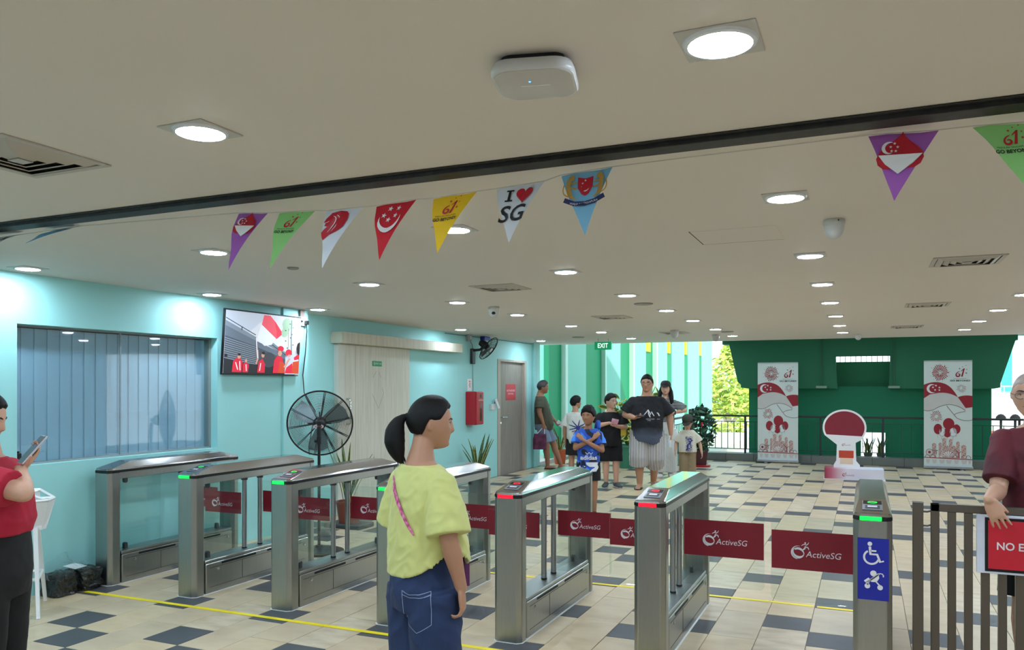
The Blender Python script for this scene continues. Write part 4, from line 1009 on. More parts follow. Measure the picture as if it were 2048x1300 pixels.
# roll-up banners
PINK = mat('print_pink', (206, 160, 152), .5, var=.05); GREYB = mat('print_greybrown', (140, 110, 112), .5); BLK = mat('print_black', (24, 22, 24), .5); PALE = mat('print_pale', (214, 210, 206), .5)
BANW = mat('banner_white', (226, 234, 230), .22, var=.02)
PR = [DRED, PRINTW, PINK, GREYB, BLK, PALE]      # 0 red 1 white 2 pink 3 grey 4 black 5 pale
def bp(x, y): return ((x-279)/482*.82, (1225-y)/1160*2.02)
def banner_art():
    m = MB(); rnd = random.Random(2)
    def P(pts, mi, lay): m.flat([bp(*p) for p in pts], lay*.0006, mi)
    def fire(cx, cy, r, n, r0, mi=0):
        for i in range(n):
            a = 2*PI*i/n; r1 = r*rnd.uniform(.75, 1); q = r*r0*rnd.uniform(.7, 1.3)
            P(stroke([(cx+q*math.cos(a), cy+q*1.05*math.sin(a)), (cx+r1*math.cos(a), cy+r1*1.05*math.sin(a))], [r*.04, r*.11]), mi if i % 3 else 0, 1)
            if i % 2: P(disc(cx+r*1.06*math.cos(a+.1), cy+r*1.08*math.sin(a+.1), r*.035, 6), 0, 1)
    fire(200, 180, 92, 26, .28); fire(200, 180, 50, 14, .2); fire(412, 355, 50, 16, .3, 3); fire(165, 672, 66, 20, .3)
    P([(38, 315)]+bez((38, 315), (150, 262), (250, 305), 8)+bez((250, 305), (320, 335), (378, 455), 8)[1:]+bez((378, 455), (280, 390), (170, 410), 8)[1:]+[(100, 425), (38, 470)], 0, 2)
    P(bez((378, 455), (440, 425), (520, 440), 6)+[(520, 566), (455, 576)], 0, 2)
    P([(38, 470), (100, 425), (170, 410)]+bez((170, 410), (280, 390), (378, 455), 8)[1:]+[(455, 576), (450, 602)]+bez((450, 602), (360, 540), (285, 540), 6)[1:]+bez((285, 540), (200, 548), (150, 590), 6)[1:]+bez((150, 590), (90, 625), (38, 605), 5)[1:], 5, 1)
    for s in (bez((38, 604), (90, 625), (150, 590), 6)+bez((150, 590), (210, 545), (290, 538), 6)[1:]+bez((290, 538), (380, 540), (452, 604), 6)[1:], bez((268, 552), (330, 640), (370, 690), 6)+bez((370, 690), (440, 730), (520, 708), 6)[1:], bez((345, 650), (360, 630), (452, 614), 6)):
        P(stroke(s, 6), 3, 3)
    P([(118-x_*52, 360-y_*52) for x_, y_ in crescent(0, 0, 1, 0)], 1, 3)
    for x, y in ((160, 325), (130, 345), (195, 348), (152, 374), (194, 376)): P([(x+(q[0])*1, y-q[1]) for q in star(0, 0, 13)], 1, 3)
    # balloons
    for cx, cy, rx, ry, mi in ((365, 812, 36, 50, 0), (180, 815, 40, 56, 0), (222, 848, 30, 46, 1), (287, 755, 54, 62, 0), (332, 846, 36, 48, 1), (274, 856, 36, 48, 0)):
        P(disc(cx, cy, rx+3, 22, ry+3), 3 if mi else 0, 4); P(disc(cx, cy, rx, 22, ry), mi, 5); P(stroke([(cx, cy+ry), (cx-5, cy+ry+40)], 2), 3, 3)
    # skyline
    for i, (x, w_, top) in enumerate(((120, 42, 985), (188, 30, 978), (224, 38, 925), (262, 26, 1010), (290, 34, 935), (320, 36, 1010), (362, 34, 962), (412, 48, 1000), (345, 22, 1040))):
        P([(x, 1140), (x, top), (x+w_*.5, top-14), (x+w_, top), (x+w_, 1140)], 2, 2)
        for kx in range(3):
            for ky in range(int((1130-top)/18)): P([(x+4+kx*w_*.3, top+10+ky*18), (x+4+kx*w_*.3+w_*.2, top+10+ky*18), (x+4+kx*w_*.3+w_*.2, top+18+ky*18), (x+4+kx*w_*.3, top+18+ky*18)], 5 if (kx+ky) % 3 else 3, 3)
    P(disc(95, 1078, 38, 18), 5, 3); P(arc(95, 1078, 38, 38, 0, 360, 20)+arc(95, 1078, 33, 33, 360, 0, 20), 3, 4); P(disc(95, 1078, 14, 12), 0, 4)
    P([(128, 1052), (182, 1052), (182, 1060), (128, 1060)], 3, 4); P([(140, 1060), (146, 1060), (146, 1100), (140, 1100)], 3, 4); P([(162, 1060), (168, 1060), (168, 1100), (162, 1100)], 3, 4)
    for i in range(7): a = math.radians(20+i*23); P([(285, 1128), (285-66*math.cos(a)-8, 1128-62*math.sin(a)), (285-66*math.cos(a)+8, 1128-66*math.sin(a))], 1, 5)
    for cx in (75, 130, 350, 440, 480): P(arc(cx, 1138, 28, 34, 180, 360, 10)+arc(cx, 1138, 22, 28, 360, 180, 10), 3, 4)
    for cx in (130, 210, 352, 450): P(disc(cx, 1122, 9, 10), 1, 6)
    P(stroke([(390, 1138), (385, 1080), (360, 1050)], 8), 0, 4); P(stroke([(385, 1090), (405, 1060)], 6), 0, 4)
    P([(38, 1134), (520, 1146), (520, 1154), (38, 1142)], 0, 6)
    for i, (x, w_) in enumerate(((60, 40), (120, 50), (190, 60), (260, 60), (340, 50), (410, 60), (480, 30))): P([(x, 1158), (x+w_, 1158), (x+w_*.8, 1205), (x+w_*.2, 1205)], 5, 1); P(stroke([(x+8, 1165), (x+w_*.5, 1195), (x+w_-8, 1165)], 3), 2, 2)
    # number and lettering
    x0, y0 = bp(352, 225); k = .82/482
    sixty_one(m, x0+.005, y0, 96*k, 0, .0012, rnd=None)
    m.text('MAJULAH SINGAPURA', .012, *bp(400, 250), .0012, 4, 'c', 1.25); m.text('GO BEYOND!', .030, *bp(400, 278), .0012, 4, 'c', 1.30, 0, .03)
    return m
def sixty_one(m, x, y, s, mi, z, rnd=None):
    """hand-brushed 6 and slanted 1 with five stars; s = height, x = left edge, y = foot"""
    c = bez((.42, .62), (.10, .50), (.06, .22), 6)+bez((.06, .22), (.08, .0), (.26, .02), 6)[1:]+bez((.26, .02), (.46, .06), (.44, .24), 6)[1:]+bez((.44, .24), (.38, .40), (.22, .28), 6)[1:]
    n = len(c); m.flat([(x+p*s, y+q*s) for p, q in stroke(c, [.06+.10*math.sin(PI*i/(n-1)) for i in range(n)])], z, mi)
    m.flat([(x+p*s, y+q*s) for p, q in [(.56, .0), (.78, .78), (.55, .60), (.56, .68), (.86, .98), (.96, .98), (.74, .0)]], z, mi)
    for p, q, r in ((.42, .95, .11), (.72, 1.18, .07), (1.08, 1.32, .07), (1.14, .86, .08), (1.10, .42, .12)): m.flat([(x+(p+a*r)*s, y+(q+b*r)*s) for a, b in star(0, 0, 1)], z, mi)
art = None
def banner(x, y, rz, w_, h, label):
    global art
    t = thing('rollup_banner', label, 'banner', (x, y, 0), rz, 'celebration roll-up banners')
    MB().box(-w_/2-.01, w_/2+.01, -.05, .05, .015, .075).build('base', ALU, t, bevel=.01)
    MB().box(-.26, -.20, -.13, .13, 0, .015).box(.20, .26, -.13, .13, 0, .015).build('foot', ALU, t)
    pn = MB().box(-w_/2, w_/2, .008, .011, .07, h).build('panel', BANW, t)
    m = banner_art(); ks, kt = w_/.82, (h-.08)/2.04
    m.v = [(a*ks, .0072-c, .075+b*kt) for a, b, c in m.v]
    m.build('print', PR, pn)
    MB().box(-w_/2, w_/2, 0, .02, h, h+.018).build('top_bar', ALU, t)
    MB().tube([(0, .03, .05), (0, .03, h)], .008, 8).build('support_pole', ALU, t)
    return t
banner(-1.702, 17.82, 0.02, .815, 2.115, 'celebration roll-up banner left of the wall opening, behind the empty aisle')
banner(1.47, 17.74, 0.02, .835, 2.115, 'celebration roll-up banner right of the wall opening, near the bald man')
# plinth and its cut-out board
def gradx(name, stops):
    m = mat(name, (200, 200, 200), .4); N = m.node_tree.nodes; L = m.node_tree.links
    tcn = N.new('ShaderNodeTexCoord'); sp = N.new('ShaderNodeSeparateXYZ'); L.new(tcn.outputs['Object'], sp.inputs[0])
    mr = N.new('ShaderNodeMapRange'); mr.inputs[1].default_value = -.475; mr.inputs[2].default_value = .475; L.new(sp.outputs['X'], mr.inputs[0])
    rp = N.new('ShaderNodeValToRGB'); L.new(mr.outputs[0], rp.inputs[0]); e = rp.color_ramp.elements
    e[0].position = stops[0][0]; e[0].color = (*lin(stops[0][1]), 1); e[1].position = stops[-1][0]; e[1].color = (*lin(stops[-1][1]), 1)
    for p, c in stops[1:-1]: q = e.new(p); q.color = (*lin(c), 1)
    L.new(rp.outputs[0], N['Principled BSDF'].inputs['Base Color']); return m
t = thing('display_plinth', 'low red-to-white display plinth on the floor before the green wall', 'plinth', (-.19, 15.28, 0), .03)
MB().box(-.475, .475, -.20, .22, .012, .195).build('box', gradx('plinth_print', [(0, (150, 40, 66)), (.12, (190, 96, 116)), (.38, (232, 222, 232)), (1, (226, 226, 238))]), t, bevel=.004)
MB().box(-.49, .5, -.215, .235, 0, .012).build('base_board', PRINTW, t)
m = MB(); m.M = frame((-.09, -.2012, .095), (1, 0, 0), (0, 0, 1)); club_logo(m, 0, -.01, .19, 0, 0); m.build('logo', DRED, t)
t = thing('cutout_board', 'plain maroon cut-out display board with white border standing on the plinth', 'board', (-.32, 15.25, .195))
m = MB(); m.M = frame((0, .008, 0), (1, 0, 0), (0, 0, 1))
def blob(k):
    return [(-.17-k, 0), (.21+k, 0), (.21+k, .05), (.15+k, .10+k), (.14+k, .44)]+arc(-.02, .70, .335+k, .30+k, -42, 205, 30)+[(-.12-k, .40), (-.13-k, .10+k), (-.17-k, .05)]
m.prism(blob(.022), -.008, .004); m.build('board', PRINTW, t)
m = MB(); m.M = frame((0, .0035, 0), (1, 0, 0), (0, 0, 1)); m.flat(arc(-.02, .70, .325, .29, -30, 205, 30), 0, 0); m.flat([(-.11, .17), (.13, .17), (.13, .30), (-.11, .30)], 0, 1); m.flat([(-.11, .30), (.13, .30), (.12, .50), (-.11, .50)], .0002, 2); m.flat([(-.09, .06), (.12, .06), (.12, .17), (-.09, .17)], 0, 3)
m.build('print', [mat('board_maroon', (132, 22, 44), .4), mat('board_orange', (196, 68, 40), .4), PRINTW, mat('board_cream', (232, 204, 176), .4)], t)
m = MB(); m.M = frame((.01, .0028, .40), (1, 0, 0), (0, 0, 1)); club_logo(m, 0, 0, .14, 0, 0); m.build('logo', DRED, t)
# things outside at the right
t = thing('mint_building', 'pale mint striped building far outside at the right gap', 'building', (10.4, 43, -1.5))
MB().box(-6, 6, 0, 1, 0, 11).build('wall', mat('mint_far', (190, 236, 228), .7), t)
for i in range(9): MB().box(-5.6+i*.95, -5.2+i*.95, -.06, 0, 2.9, 9).build('stripe', mat('mint_stripe', (70, 200, 180), .6), t)
MB().box(-6, 6, -2.5, 0, 0, 2.55).build('terrace', mat('terrace_white', (232, 230, 222), .7, var=.03), t)
MB().box(-6, 6, -2.5, -2.45, 3.1, 3.15).build('terrace_rail', PRINTW, t)
for i in range(24): MB().box(-5.9+i*.5, -5.87+i*.5, -2.49, -2.46, 2.55, 3.1).build('terrace_baluster', PRINTW, t)
for x, lab in ((3.66, 'black dome lamp post outside, nearer the green wall edge'), (4.02, 'black dome lamp post outside, nearer the bald man')):
    t = thing('lamp_post', lab, 'lamp post', (x, 27.5, -1.5))
    MB().tube([(0, 0, 0), (0, 0, 2.15)], .035, 10).build('pole', MATTE, t); MB().lathe([(.14, 2.15), (.13, 2.22), (.07, 2.29), (.002, 2.31)], 16).build('dome', MATTE, t, smooth=60)
for x, y, rgb, lab in ((3.95, 31.0, (236, 90, 40), 'orange inflatable outside beside the lamp posts'), (4.7, 32.5, (228, 60, 44), 'red inflatable outside behind the bald man')):
    t = thing('inflatable', lab, 'inflatable', (x, y, -1.5))
    MB().ball((0, 0, .75), (.55, .5, .35), 16, 10).ball((0, 0, 1.35), (.42, .4, .30), 16, 10).tube([(-.5, 0, 0), (-.45, 0, .75)], .14, 10).tube([(.5, 0, 0), (.45, 0, .75)], .14, 10).build('body', mat('inflatable_%d' % rgb[1], rgb, .5), t, smooth=60)
    MB().ball((0, -.05, 1.02), (.5, .47, .10), 16, 8).build('white_band', PRINTW, t, smooth=60)
t = thing('far_building', 'white far building with blue window and orange pier in the left gap', 'building', (-3.2, 60, -1.5))
MB().box(-6, 4, 0, 2, 0, 5.4).build('wall', mat('far_white', (236, 238, 240), .7), t)
MB().box(-2.6, -1.6, -.05, 0, 3.6, 5.0).build('window', mat('far_blue', (90, 150, 210), .3), t)
MB().box(-2.45, -1.75, -.6, -.05, 0, 4.4).build('pier', mat('far_orange', (246, 150, 60), .7), t)

# ---------------------------------------------------------------- bunting
t = thing('bunting', 'celebration pennant bunting strung under the black ceiling track', 'bunting', (0, 3.02, 0))
CLOTH = {}
def cloth(n, rgb):
    m = mat('pennant_'+n, rgb, .75, var=.03)
    m.node_tree.nodes['Principled BSDF'].inputs['Transmission Weight'].default_value = 0.0
    return m
GOLD = mat('print_gold', (190, 150, 70), .5); INDIGO = mat('print_indigo', (30, 40, 96), .5)
PENN = [('purple', (170, 96, 190), (-2.782, 2.458), (-2.595, 2.442), (-2.835, 0, 2.188), 'purple pennant with flag heart, first on the left of the row', 'heart'),
        ('green', (150, 216, 130), (-2.533, 2.439), (-2.319, 2.429), (-2.58, 0, 2.182), 'green GO BEYOND! pennant between purple and white lion pennants', 'sixty'),
        ('white', (222, 228, 238), (-2.263, 2.422), (-2.056, 2.422), (-2.28, 0, 2.164), 'white pennant with red lion head', 'lion'),
        ('red', (206, 22, 44), (-1.993, 2.421), (-1.782, 2.43), (-1.971, 0, 2.181), 'red pennant with white crescent and five stars', 'moon'),
        ('yellow', (250, 204, 30), (-1.704, 2.427), (-1.489, 2.436), (-1.678, 0, 2.193), 'yellow GO BEYOND! pennant over a lit downlight', 'sixty'),
        ('white', (222, 228, 238), (-1.403, 2.438), (-1.184, 2.448), (-1.343, 0, 2.213), 'white I love SG pennant hanging straight', 'isg'),
        ('blue', (128, 190, 226), (-1.117, 2.464), (-.901, 2.474), (-1.013, 0, 2.217), 'blue pennant with gold coat of arms', 'arms'),
        ('purple', (170, 96, 190), (.009, 2.482), (.223, 2.472), (.089, 0, 2.251), 'purple pennant with flag heart, alone on the right', 'heart'),
        ('green', (150, 216, 130), (.322, 2.472), (.516, 2.464), (.462, 0, 2.272), 'green GO BEYOND! pennant cut by the right edge', 'sixty'),
        ('blue', (128, 190, 226), (-4.10, 2.478), (-3.87, 2.482), (-4.07, -.17, 2.375), 'blue pennant blown up edge-on at the left', None),
        ('white', (222, 228, 238), (-4.60, 2.468), (-4.33, 2.474), (-4.29, -.17, 2.392), 'white I love SG pennant blown flat at the left edge', 'isg')]
def penn(col, rgb, a, b, c, label, pr):
    A = Vector((a[0], 0, a[1])); B = Vector((b[0], 0, b[1])); C_ = Vector(c); Lm = (B-A).length
    sag = Vector((0, -.018, 0))
    def mp(u, v):              # u across -0.5..0.5 of the top width, v from 0 (string) to 1 (tip)
        T = A.lerp(B, .5+u); M0 = A.lerp(B, .5)
        p = T.lerp(C_, v) if False else M0.lerp(C_, v)+(B-A)*u
        return p+sag*math.sin(PI*v)+Vector((0, .006*math.sin(u*9+v*5), 0))
    m = MB(); n = 8; vs = []; fs = []
    for i in range(n+1):
        v = i/n; hw = .5*(1-v) if i < n else .004
        for k in range(5): vs.append(mp(-hw+2*hw*k/4, v))
    for i in range(n):
        for k in range(4): fs.append((i*5+k, i*5+k+1, i*5+k+6, i*5+k+5))
    m.add(vs, fs)
    o = m.build('pennant', cloth(col, rgb), t, smooth=70); o['label'] = label
    if not pr: return
    d = MB(); q = []
    def F(pts, mi, lay=1): q.append((pts, mi, lay))
    hgt = ((A+B)/2-C_).length/Lm     # aspect
    mats = [RED, PRINTW, BLK, GOLD, INDIGO]
    if pr == 'heart':
        F(heart(0, .33, .34), 0, 1); hb_ = [(x, y) for x, y in heart(0, .33, .34) if y > .36]; hb_.sort(key=lambda p: math.atan2(p[1]-.36, p[0]))
        F([(-.315, .36), (.315, .36)]+[(x, y) for x, y in [(.2, .50), (.0, .66), (-.2, .50)]], 1, 2)
        F([(x, .18+.0+(y)*1) for x, y in crescent(-.18, .06, .10, 180)], 1, 2)
        for x, y in ((-.10, .17), (-.15, .225), (-.05, .225), (-.13, .29), (-.07, .29)): F(star(x, y, .026, 5, -90), 1, 2)
    elif pr == 'sixty':
        s = MB(); sixty_one(s, -.13, 0, .26, 0, 0)
        b0 = 0
        for f in s.f: F([(s.v[i][0], .37-s.v[i][1]) for i in f], 0, 1)
        for key, sz, y, wt in (('MAJULAH SINGAPURA', .030, .435, .46), ('GO BEYOND!', .060, .52, .52)):
            vs_, fs_, wd, ht = text_geo(key, .03 if sz > .05 else 0); k_ = sz/ht; sx_ = wt/(wd*k_)
            for f in fs_: F([((vs_[i][0]-wd/2)*k_*sx_-.02, y-vs_[i][1]*k_) for i in f], 2, 1)
    elif pr == 'lion':
        F([(-.25, .07), (-.05, .03), (.10, .05), (.17, .11), (.22, .24), (.20, .42), (.10, .50), (-.02, .55), (-.12, .60), (-.22, .72), (-.27, .64), (-.31, .54), (-.27, .46), (-.22, .40), (-.30, .38), (-.29, .33), (-.36, .29), (-.34, .20), (-.29, .13)], 0, 1)
        for k in range(4): F(stroke(bez((-.17+k*.075, .15-k*.02), (.02+k*.065, .20), (-.17+k*.085, .54-k*.03), 8), [.006, .014, .018, .02, .02, .02, .018, .014, .006]), 1, 2)
        F(stroke([(-.36, .31), (-.26, .30), (-.22, .27)], .012), 1, 2)
    elif pr == 'moon':
        cr_ = crescent(0, 0, .26, 180, .92, .30); F([(.0-y, .38-x) for x, y in cr_], 1, 1)
        for x, y in ((-.06, .12), (.12, .12), (-.16, .26), (.10, .28), (-.04, .36)): F(star(x, y, .06, 5, -90+12), 1, 1)
    elif pr == 'isg':
        F([(-.22, .08), (-.08, .08), (-.08, .11), (-.125, .11), (-.125, .27), (-.08, .27), (-.08, .30), (-.22, .30), (-.22, .27), (-.175, .27), (-.175, .11), (-.22, .11)], 2, 1)
        F([(x, .19-(y)) for x, y in heart(.14, 0, .17)], 0, 1)
        vs_, fs_, wd, ht = text_geo('SG', .015); k_ = .30/ht
        for f in fs_: F([((vs_[i][0]-wd/2)*k_*1.05+vs_[i][1]*k_*.15-.04, .68-vs_[i][1]*k_) for i in f], 2, 1)
    elif pr == 'arms':
        F([(-.14, .10), (0, .13), (.14, .10), (.14, .30), (.07, .42), (0, .45), (-.07, .42), (-.14, .30)], 0, 1)
        cr_ = crescent(0, 0, .075, 180, .9, .3); F([(-y, .30-x) for x, y in cr_], 1, 2)
        for x, y in ((0, .17), (-.05, .22), (.05, .22), (-.03, .28), (.03, .28)): F(star(x, y, .022, 5, -90), 1, 2)
        for s_ in (-1, 1):
            for st, wd in ((bez((s_*.30, .12), (s_*.34, .28), (s_*.26, .46), 6), [.10, .09, .08, .08, .09, .08, .05]), ([(s_*.28, .20), (s_*.16, .20)], .035), ([(s_*.28, .28), (s_*.16, .31)], .035), ([(s_*.26, .44), (s_*.18, .50)], .04), (bez((s_*.30, .44), (s_*.46, .40), (s_*.40, .20), 6), .022)):
                F(stroke(st, wd), 3, 1)
            F(disc(s_*.26, .10, .06, 10), 3, 1)
        F(stroke([(-.38, .50), (-.2, .58), (0, .60), (.2, .58), (.38, .50)], .085), 4, 2)
        vs_, fs_, wd, ht = text_geo('MAJULAH SINGAPURA'); k_ = .038/ht
        for f in fs_: F([((vs_[i][0]-wd/2)*k_*1.0, .615-vs_[i][1]*k_-.18*((vs_[i][0]-wd/2)*k_)**2*2) for i in f], 1, 3)
    nrm = (B-A).cross(C_-A).normalized()
    if nrm.y > 0: nrm = -nrm
    for pts, mi, lay in q:
        d.add([mp(x, y/hgt)+nrm*(.0022+.0022*lay) for x, y in pts], [tuple(range(len(pts)))], mi)
    d.build('print', mats, o)
for p in PENN: penn(*p)
sp_ = []
xs = sorted([(p[2], p[3]) for p in PENN], key=lambda q: q[0][0])
line = [(-5.88, 0, 2.47)]
for a, b in xs: line += [(a[0], 0, a[1]+.003), (b[0], 0, b[1]+.003)]
line.insert(9999, (1.2, 0, 2.478)); line.append((2.2, 0, 2.484))
MB().tube(line, .0022, 5).build('string', mat('bunting_string', (206, 202, 194), .7), t)
# ---------------------------------------------------------------- people
SKIN = {k: mat('skin_'+k, c, .5, var=.05, scale=14) for k, c in {'fair': (206, 160, 134), 'tan': (182, 134, 106), 'brown': (160, 112, 84)}.items()}
LIPS = mat('lips', (172, 108, 94), .5); HAIRB = mat('black_hair', (10, 9, 9), .55, spec=.25, var=.4, scale=40, stretch=(6, 6, .8), bump=.35); HAIRG = mat('greying_hair', (48, 44, 42), .6, var=.3, scale=50)
BLOND = mat('blond_hair', (176, 140, 96), .45, var=.35, scale=30, stretch=(6, 6, .6), bump=.3); EYEW = mat('eye_white', (214, 208, 202), .3); EYED = mat('eye_dark', (22, 16, 14), .2); BROW = mat('brow', (34, 26, 24), .7)
NAIL = mat('nail', (226, 186, 170), .3)

def solid(name, mb, mats, parent, voxel, it=3, fac=.5, wrinkle=0.0, wf=9.0, paint=None, seed=0, smooth=True):
    me = bpy.data.meshes.new(name); me.from_pydata(mb.v, [], mb.f)
    o = bpy.data.objects.new(name, me); COL.objects.link(o)
    bm = bmesh.new(); bm.from_mesh(me); bmesh.ops.recalc_face_normals(bm, faces=bm.faces); bm.to_mesh(me); bm.free()
    r = o.modifiers.new('r', 'REMESH'); r.mode = 'VOXEL'; r.voxel_size = voxel
    if it: s = o.modifiers.new('s', 'SMOOTH'); s.iterations = it; s.factor = fac
    m2 = bpy.data.meshes.new_from_object(o.evaluated_get(bpy.context.evaluated_depsgraph_get()))
    o.modifiers.clear(); o.data = m2; bpy.data.meshes.remove(me); m2.name = name
    if wrinkle:
        ns = [v.normal.copy() for v in m2.vertices]
        for v, n in zip(m2.vertices, ns):
            q = Vector((v.co.x*wf+v.co.z*wf*.5, v.co.y*wf-v.co.z*wf*.35, v.co.z*wf*.5))+Vector((seed, seed*2, 0))
            q2 = Vector((v.co.x*wf*1.7-v.co.z*wf*.9, v.co.y*wf*1.7+v.co.z*wf*.6, v.co.z*wf*1.1))+Vector((seed*3, 0, seed))
            v.co += Vector((n.x, n.y, n.z*.25))*wrinkle*(1.0*noise.noise(q)+1.1*(.35-abs(noise.noise(q2)))+.3*noise.noise(q*3.1))
    if not isinstance(mats, (list, tuple)): mats = [mats]
    m2.materials.clear()
    for m in mats: m2.materials.append(m)
    if paint:
        for p in m2.polygons: p.material_index = paint(p.center)
    m2.polygons.foreach_set('use_smooth', [True]*len(m2.polygons))
    if parent is not None: o.parent = parent
    return o

def face_y(px, pz):
    x, z = px/.335, pz/.5
    return .40*max(1-x*x-z*z, 0.001)**.375
def feat(px, pz):
    g = 0.0; ax = abs(px)
    if -.20 < pz < .10:
        pr = (.10-pz)/.23 if pz > -.13 else max(0, 1-(-.13-pz)/.055)
        sg = .040+.028*max(0, min(1, (.02-pz)/.14))
        g += .095*pr*math.exp(-(px/sg)**2)
    g -= .035*math.exp(-((ax-.14)/.07)**2-((pz-.02)/.05)**2)
    g += .014*math.exp(-((pz-.095)/.04)**2)*math.exp(-((ax-.1)/.12)**2)
    g += .028*math.exp(-(px/.10)**2-((pz+.235)/.026)**2)+.028*math.exp(-(px/.085)**2-((pz+.285)/.024)**2)-.012*math.exp(-(px/.1)**2-((pz+.26)/.012)**2)
    g += .030*math.exp(-(px/.11)**2-((pz+.41)/.05)**2)+.085*math.exp(-(px/.19)**2-((pz+.43)/.11)**2)
    return g
def head_dir(x, y, z):
    px, pz = .335*x, .5*z
    py = .40*abs(y)**.75 if y > 0 else -.45*abs(y)
    if z < 0:
        t = -z; px *= 1-.24*t**1.6
        if y < 0: py *= 1-.42*t
    if y > .1: py += feat(px, pz)*min(1, (y-.1)/.25)
    return px, py, pz
def head_matrix(c, yaw, pitch, roll=0.0):
    return Matrix.Translation(c) @ Matrix.Rotation(yaw, 4, 'Z') @ Matrix.Rotation(pitch, 4, 'X') @ Matrix.Rotation(roll, 4, 'Y')
def add_head(mb, M, hh, wide=1.0):
    nu, nv = 60, 46; rings = []
    for j in range(nv+1):
        e = -PI/2+PI*(j+(.05 if j == 0 else -.05 if j == nv else 0))/nv
        rings.append([M @ (Vector(head_dir(math.cos(e)*math.cos(2*PI*k/nu), math.cos(e)*math.sin(2*PI*k/nu), math.sin(e)))*hh) for k in range(nu)])
    if wide != 1: pass
    mb.loft(rings)
    for s in (-1, 1):
        m = MB(); m.ball((0, 0, 0), (.030*hh, .072*hh, .115*hh), 10, 8)
        E_ = M @ Matrix.Translation((s*.335*hh, -.045*hh, -.02*hh)) @ Matrix.Rotation(s*.35, 4, 'Z') @ Matrix.Rotation(-.2, 4, 'X')
        mb.add([E_ @ Vector(v) for v in m.v], m.f)
def hair_shell(M, hh, front=.50, side=.05, back=-.55, th=.055, seed=0, mess=.012, fr_drop=0.0, sink=.80, spike=0.0):
    m = MB(); nu, nv = 84, 60; rings = []
    for j in range(nv+1):
        e = -PI/2+PI*(j+(.05 if j == 0 else -.05 if j == nv else 0))/nv; ring = []
        for k in range(nu):
            x, y, z = math.cos(e)*math.cos(2*PI*k/nu), math.cos(e)*math.sin(2*PI*k/nu), math.sin(e)
            hz = (front-(front-side)*min(1, (.62-y)/.42) if y > .20 else side if y > -.16 else side-(side-back)*min(1, (-.16-y)/.34)) if y < .62 else front
            hz += .05*noise.noise(Vector((x*5, y*5, seed)))-fr_drop*max(0, y)*(.5+.5*noise.noise(Vector((x*7, seed, 1))))
            t = max(0, min(1, (z-hz+.09)/.18)); t = t*t*(3-2*t)
            p = Vector(head_dir(x, min(y, .75 if y > 0 else 1), z))
            n = noise.noise(Vector((x*9, y*9, z*2.5+seed)))
            k_ = (sink+(1-sink)*min(1, t*2)) if t < .5 else 1+th/.42*(t-.5)*2*(1+.25*z)
            k_ += (mess*n+spike*max(0, n)*max(0, z))*t
            ring.append(M @ (p*hh*k_))
        rings.append(ring)
    m.loft(rings); return m
def hand(mb, wr, d, pn, L, curl=(20, 30, 20), thumb=35, right=True, spread=4, nails=None):
    """wr wrist, d direction to the fingers, pn palm normal (out of the palm), L hand length"""
    d = Vector(d).normalized(); pn = Vector(pn); pn = (pn-d*pn.dot(d)).normalized(); u = d.cross(pn)       # u across the palm
    if not right: u = -u
    # thumb lies on +u side
    w_, t_ = .205*L, .075*L
    rings = []
    for f, kw, kt in ((-.03, .60, .85), (.05, .76, 1.0), (.2, .98, 1.1), (.38, 1.06, .98), (.50, 1.02, .82), (.535, .9, .6)):
        c = Vector(wr)+d*f*L
        rings.append([c+u*w_*kw*math.cos(2*PI*k/14)+pn*t_*kt*math.sin(2*PI*k/14) for k in range(14)])
    mb.loft(rings); mb.ball(Vector(wr), .125*L, 12, 8)
    for i, (off, ln) in enumerate(((.160, .39), (.054, .45), (-.054, .42), (-.158, .33))):
        p = Vector(wr)+d*.47*L+u*off*L; a = 0; dd = (d+u*math.tan(math.radians((1.5-i)*spread))).normalized(); P = [p-dd*.05*L, p]
        for q, s in zip(curl, (.44, .31, .25)):
            a += q*(1+.10*i); v = dd*math.cos(math.radians(a))+pn*math.sin(math.radians(a)); p = p+v*ln*s*L; P.append(p.copy())
        r = (.046, .043, .038, .032) if False else None
        mb.caps(P, [.046*L, .045*L, .042*L, .038*L, .031*L], 10)
        if nails is not None:
            nm = MB(); nn = -pn*math.cos(math.radians(a))+dd*math.sin(math.radians(a)); q0 = P[-1]+nn*.026*L-v*.015*L; F_ = frame(q0, v, u); nm.M = F_; nm.ball((0, 0, 0), (.035*L, .027*L, .012*L), 8, 6); nails.add(nm.v, nm.f)
    p = Vector(wr)+d*.12*L+u*.13*L; a = math.radians(thumb); v = (d*math.cos(a)+u*math.sin(a)+pn*.35).normalized(); P = [p-v*.03*L, p+v*.17*L]
    v2 = (v+d*.35+pn*.12).normalized(); P.append(P[-1]+v2*.15*L); v3 = (v2+d*.2).normalized(); P.append(P[-1]+v3*.11*L)
    mb.caps(P, [.066*L, .056*L, .050*L, .040*L], 10)

def ell(c, rx, ry, n=28, p=2.3):
    out = []
    for k in range(n):
        a = 2*PI*k/n; ca, sa = math.cos(a), math.sin(a)
        out.append((c[0]+rx*math.copysign(abs(ca)**(2/p), ca), c[1]+ry*math.copysign(abs(sa)**(2/p), sa), c[2]))
    return out

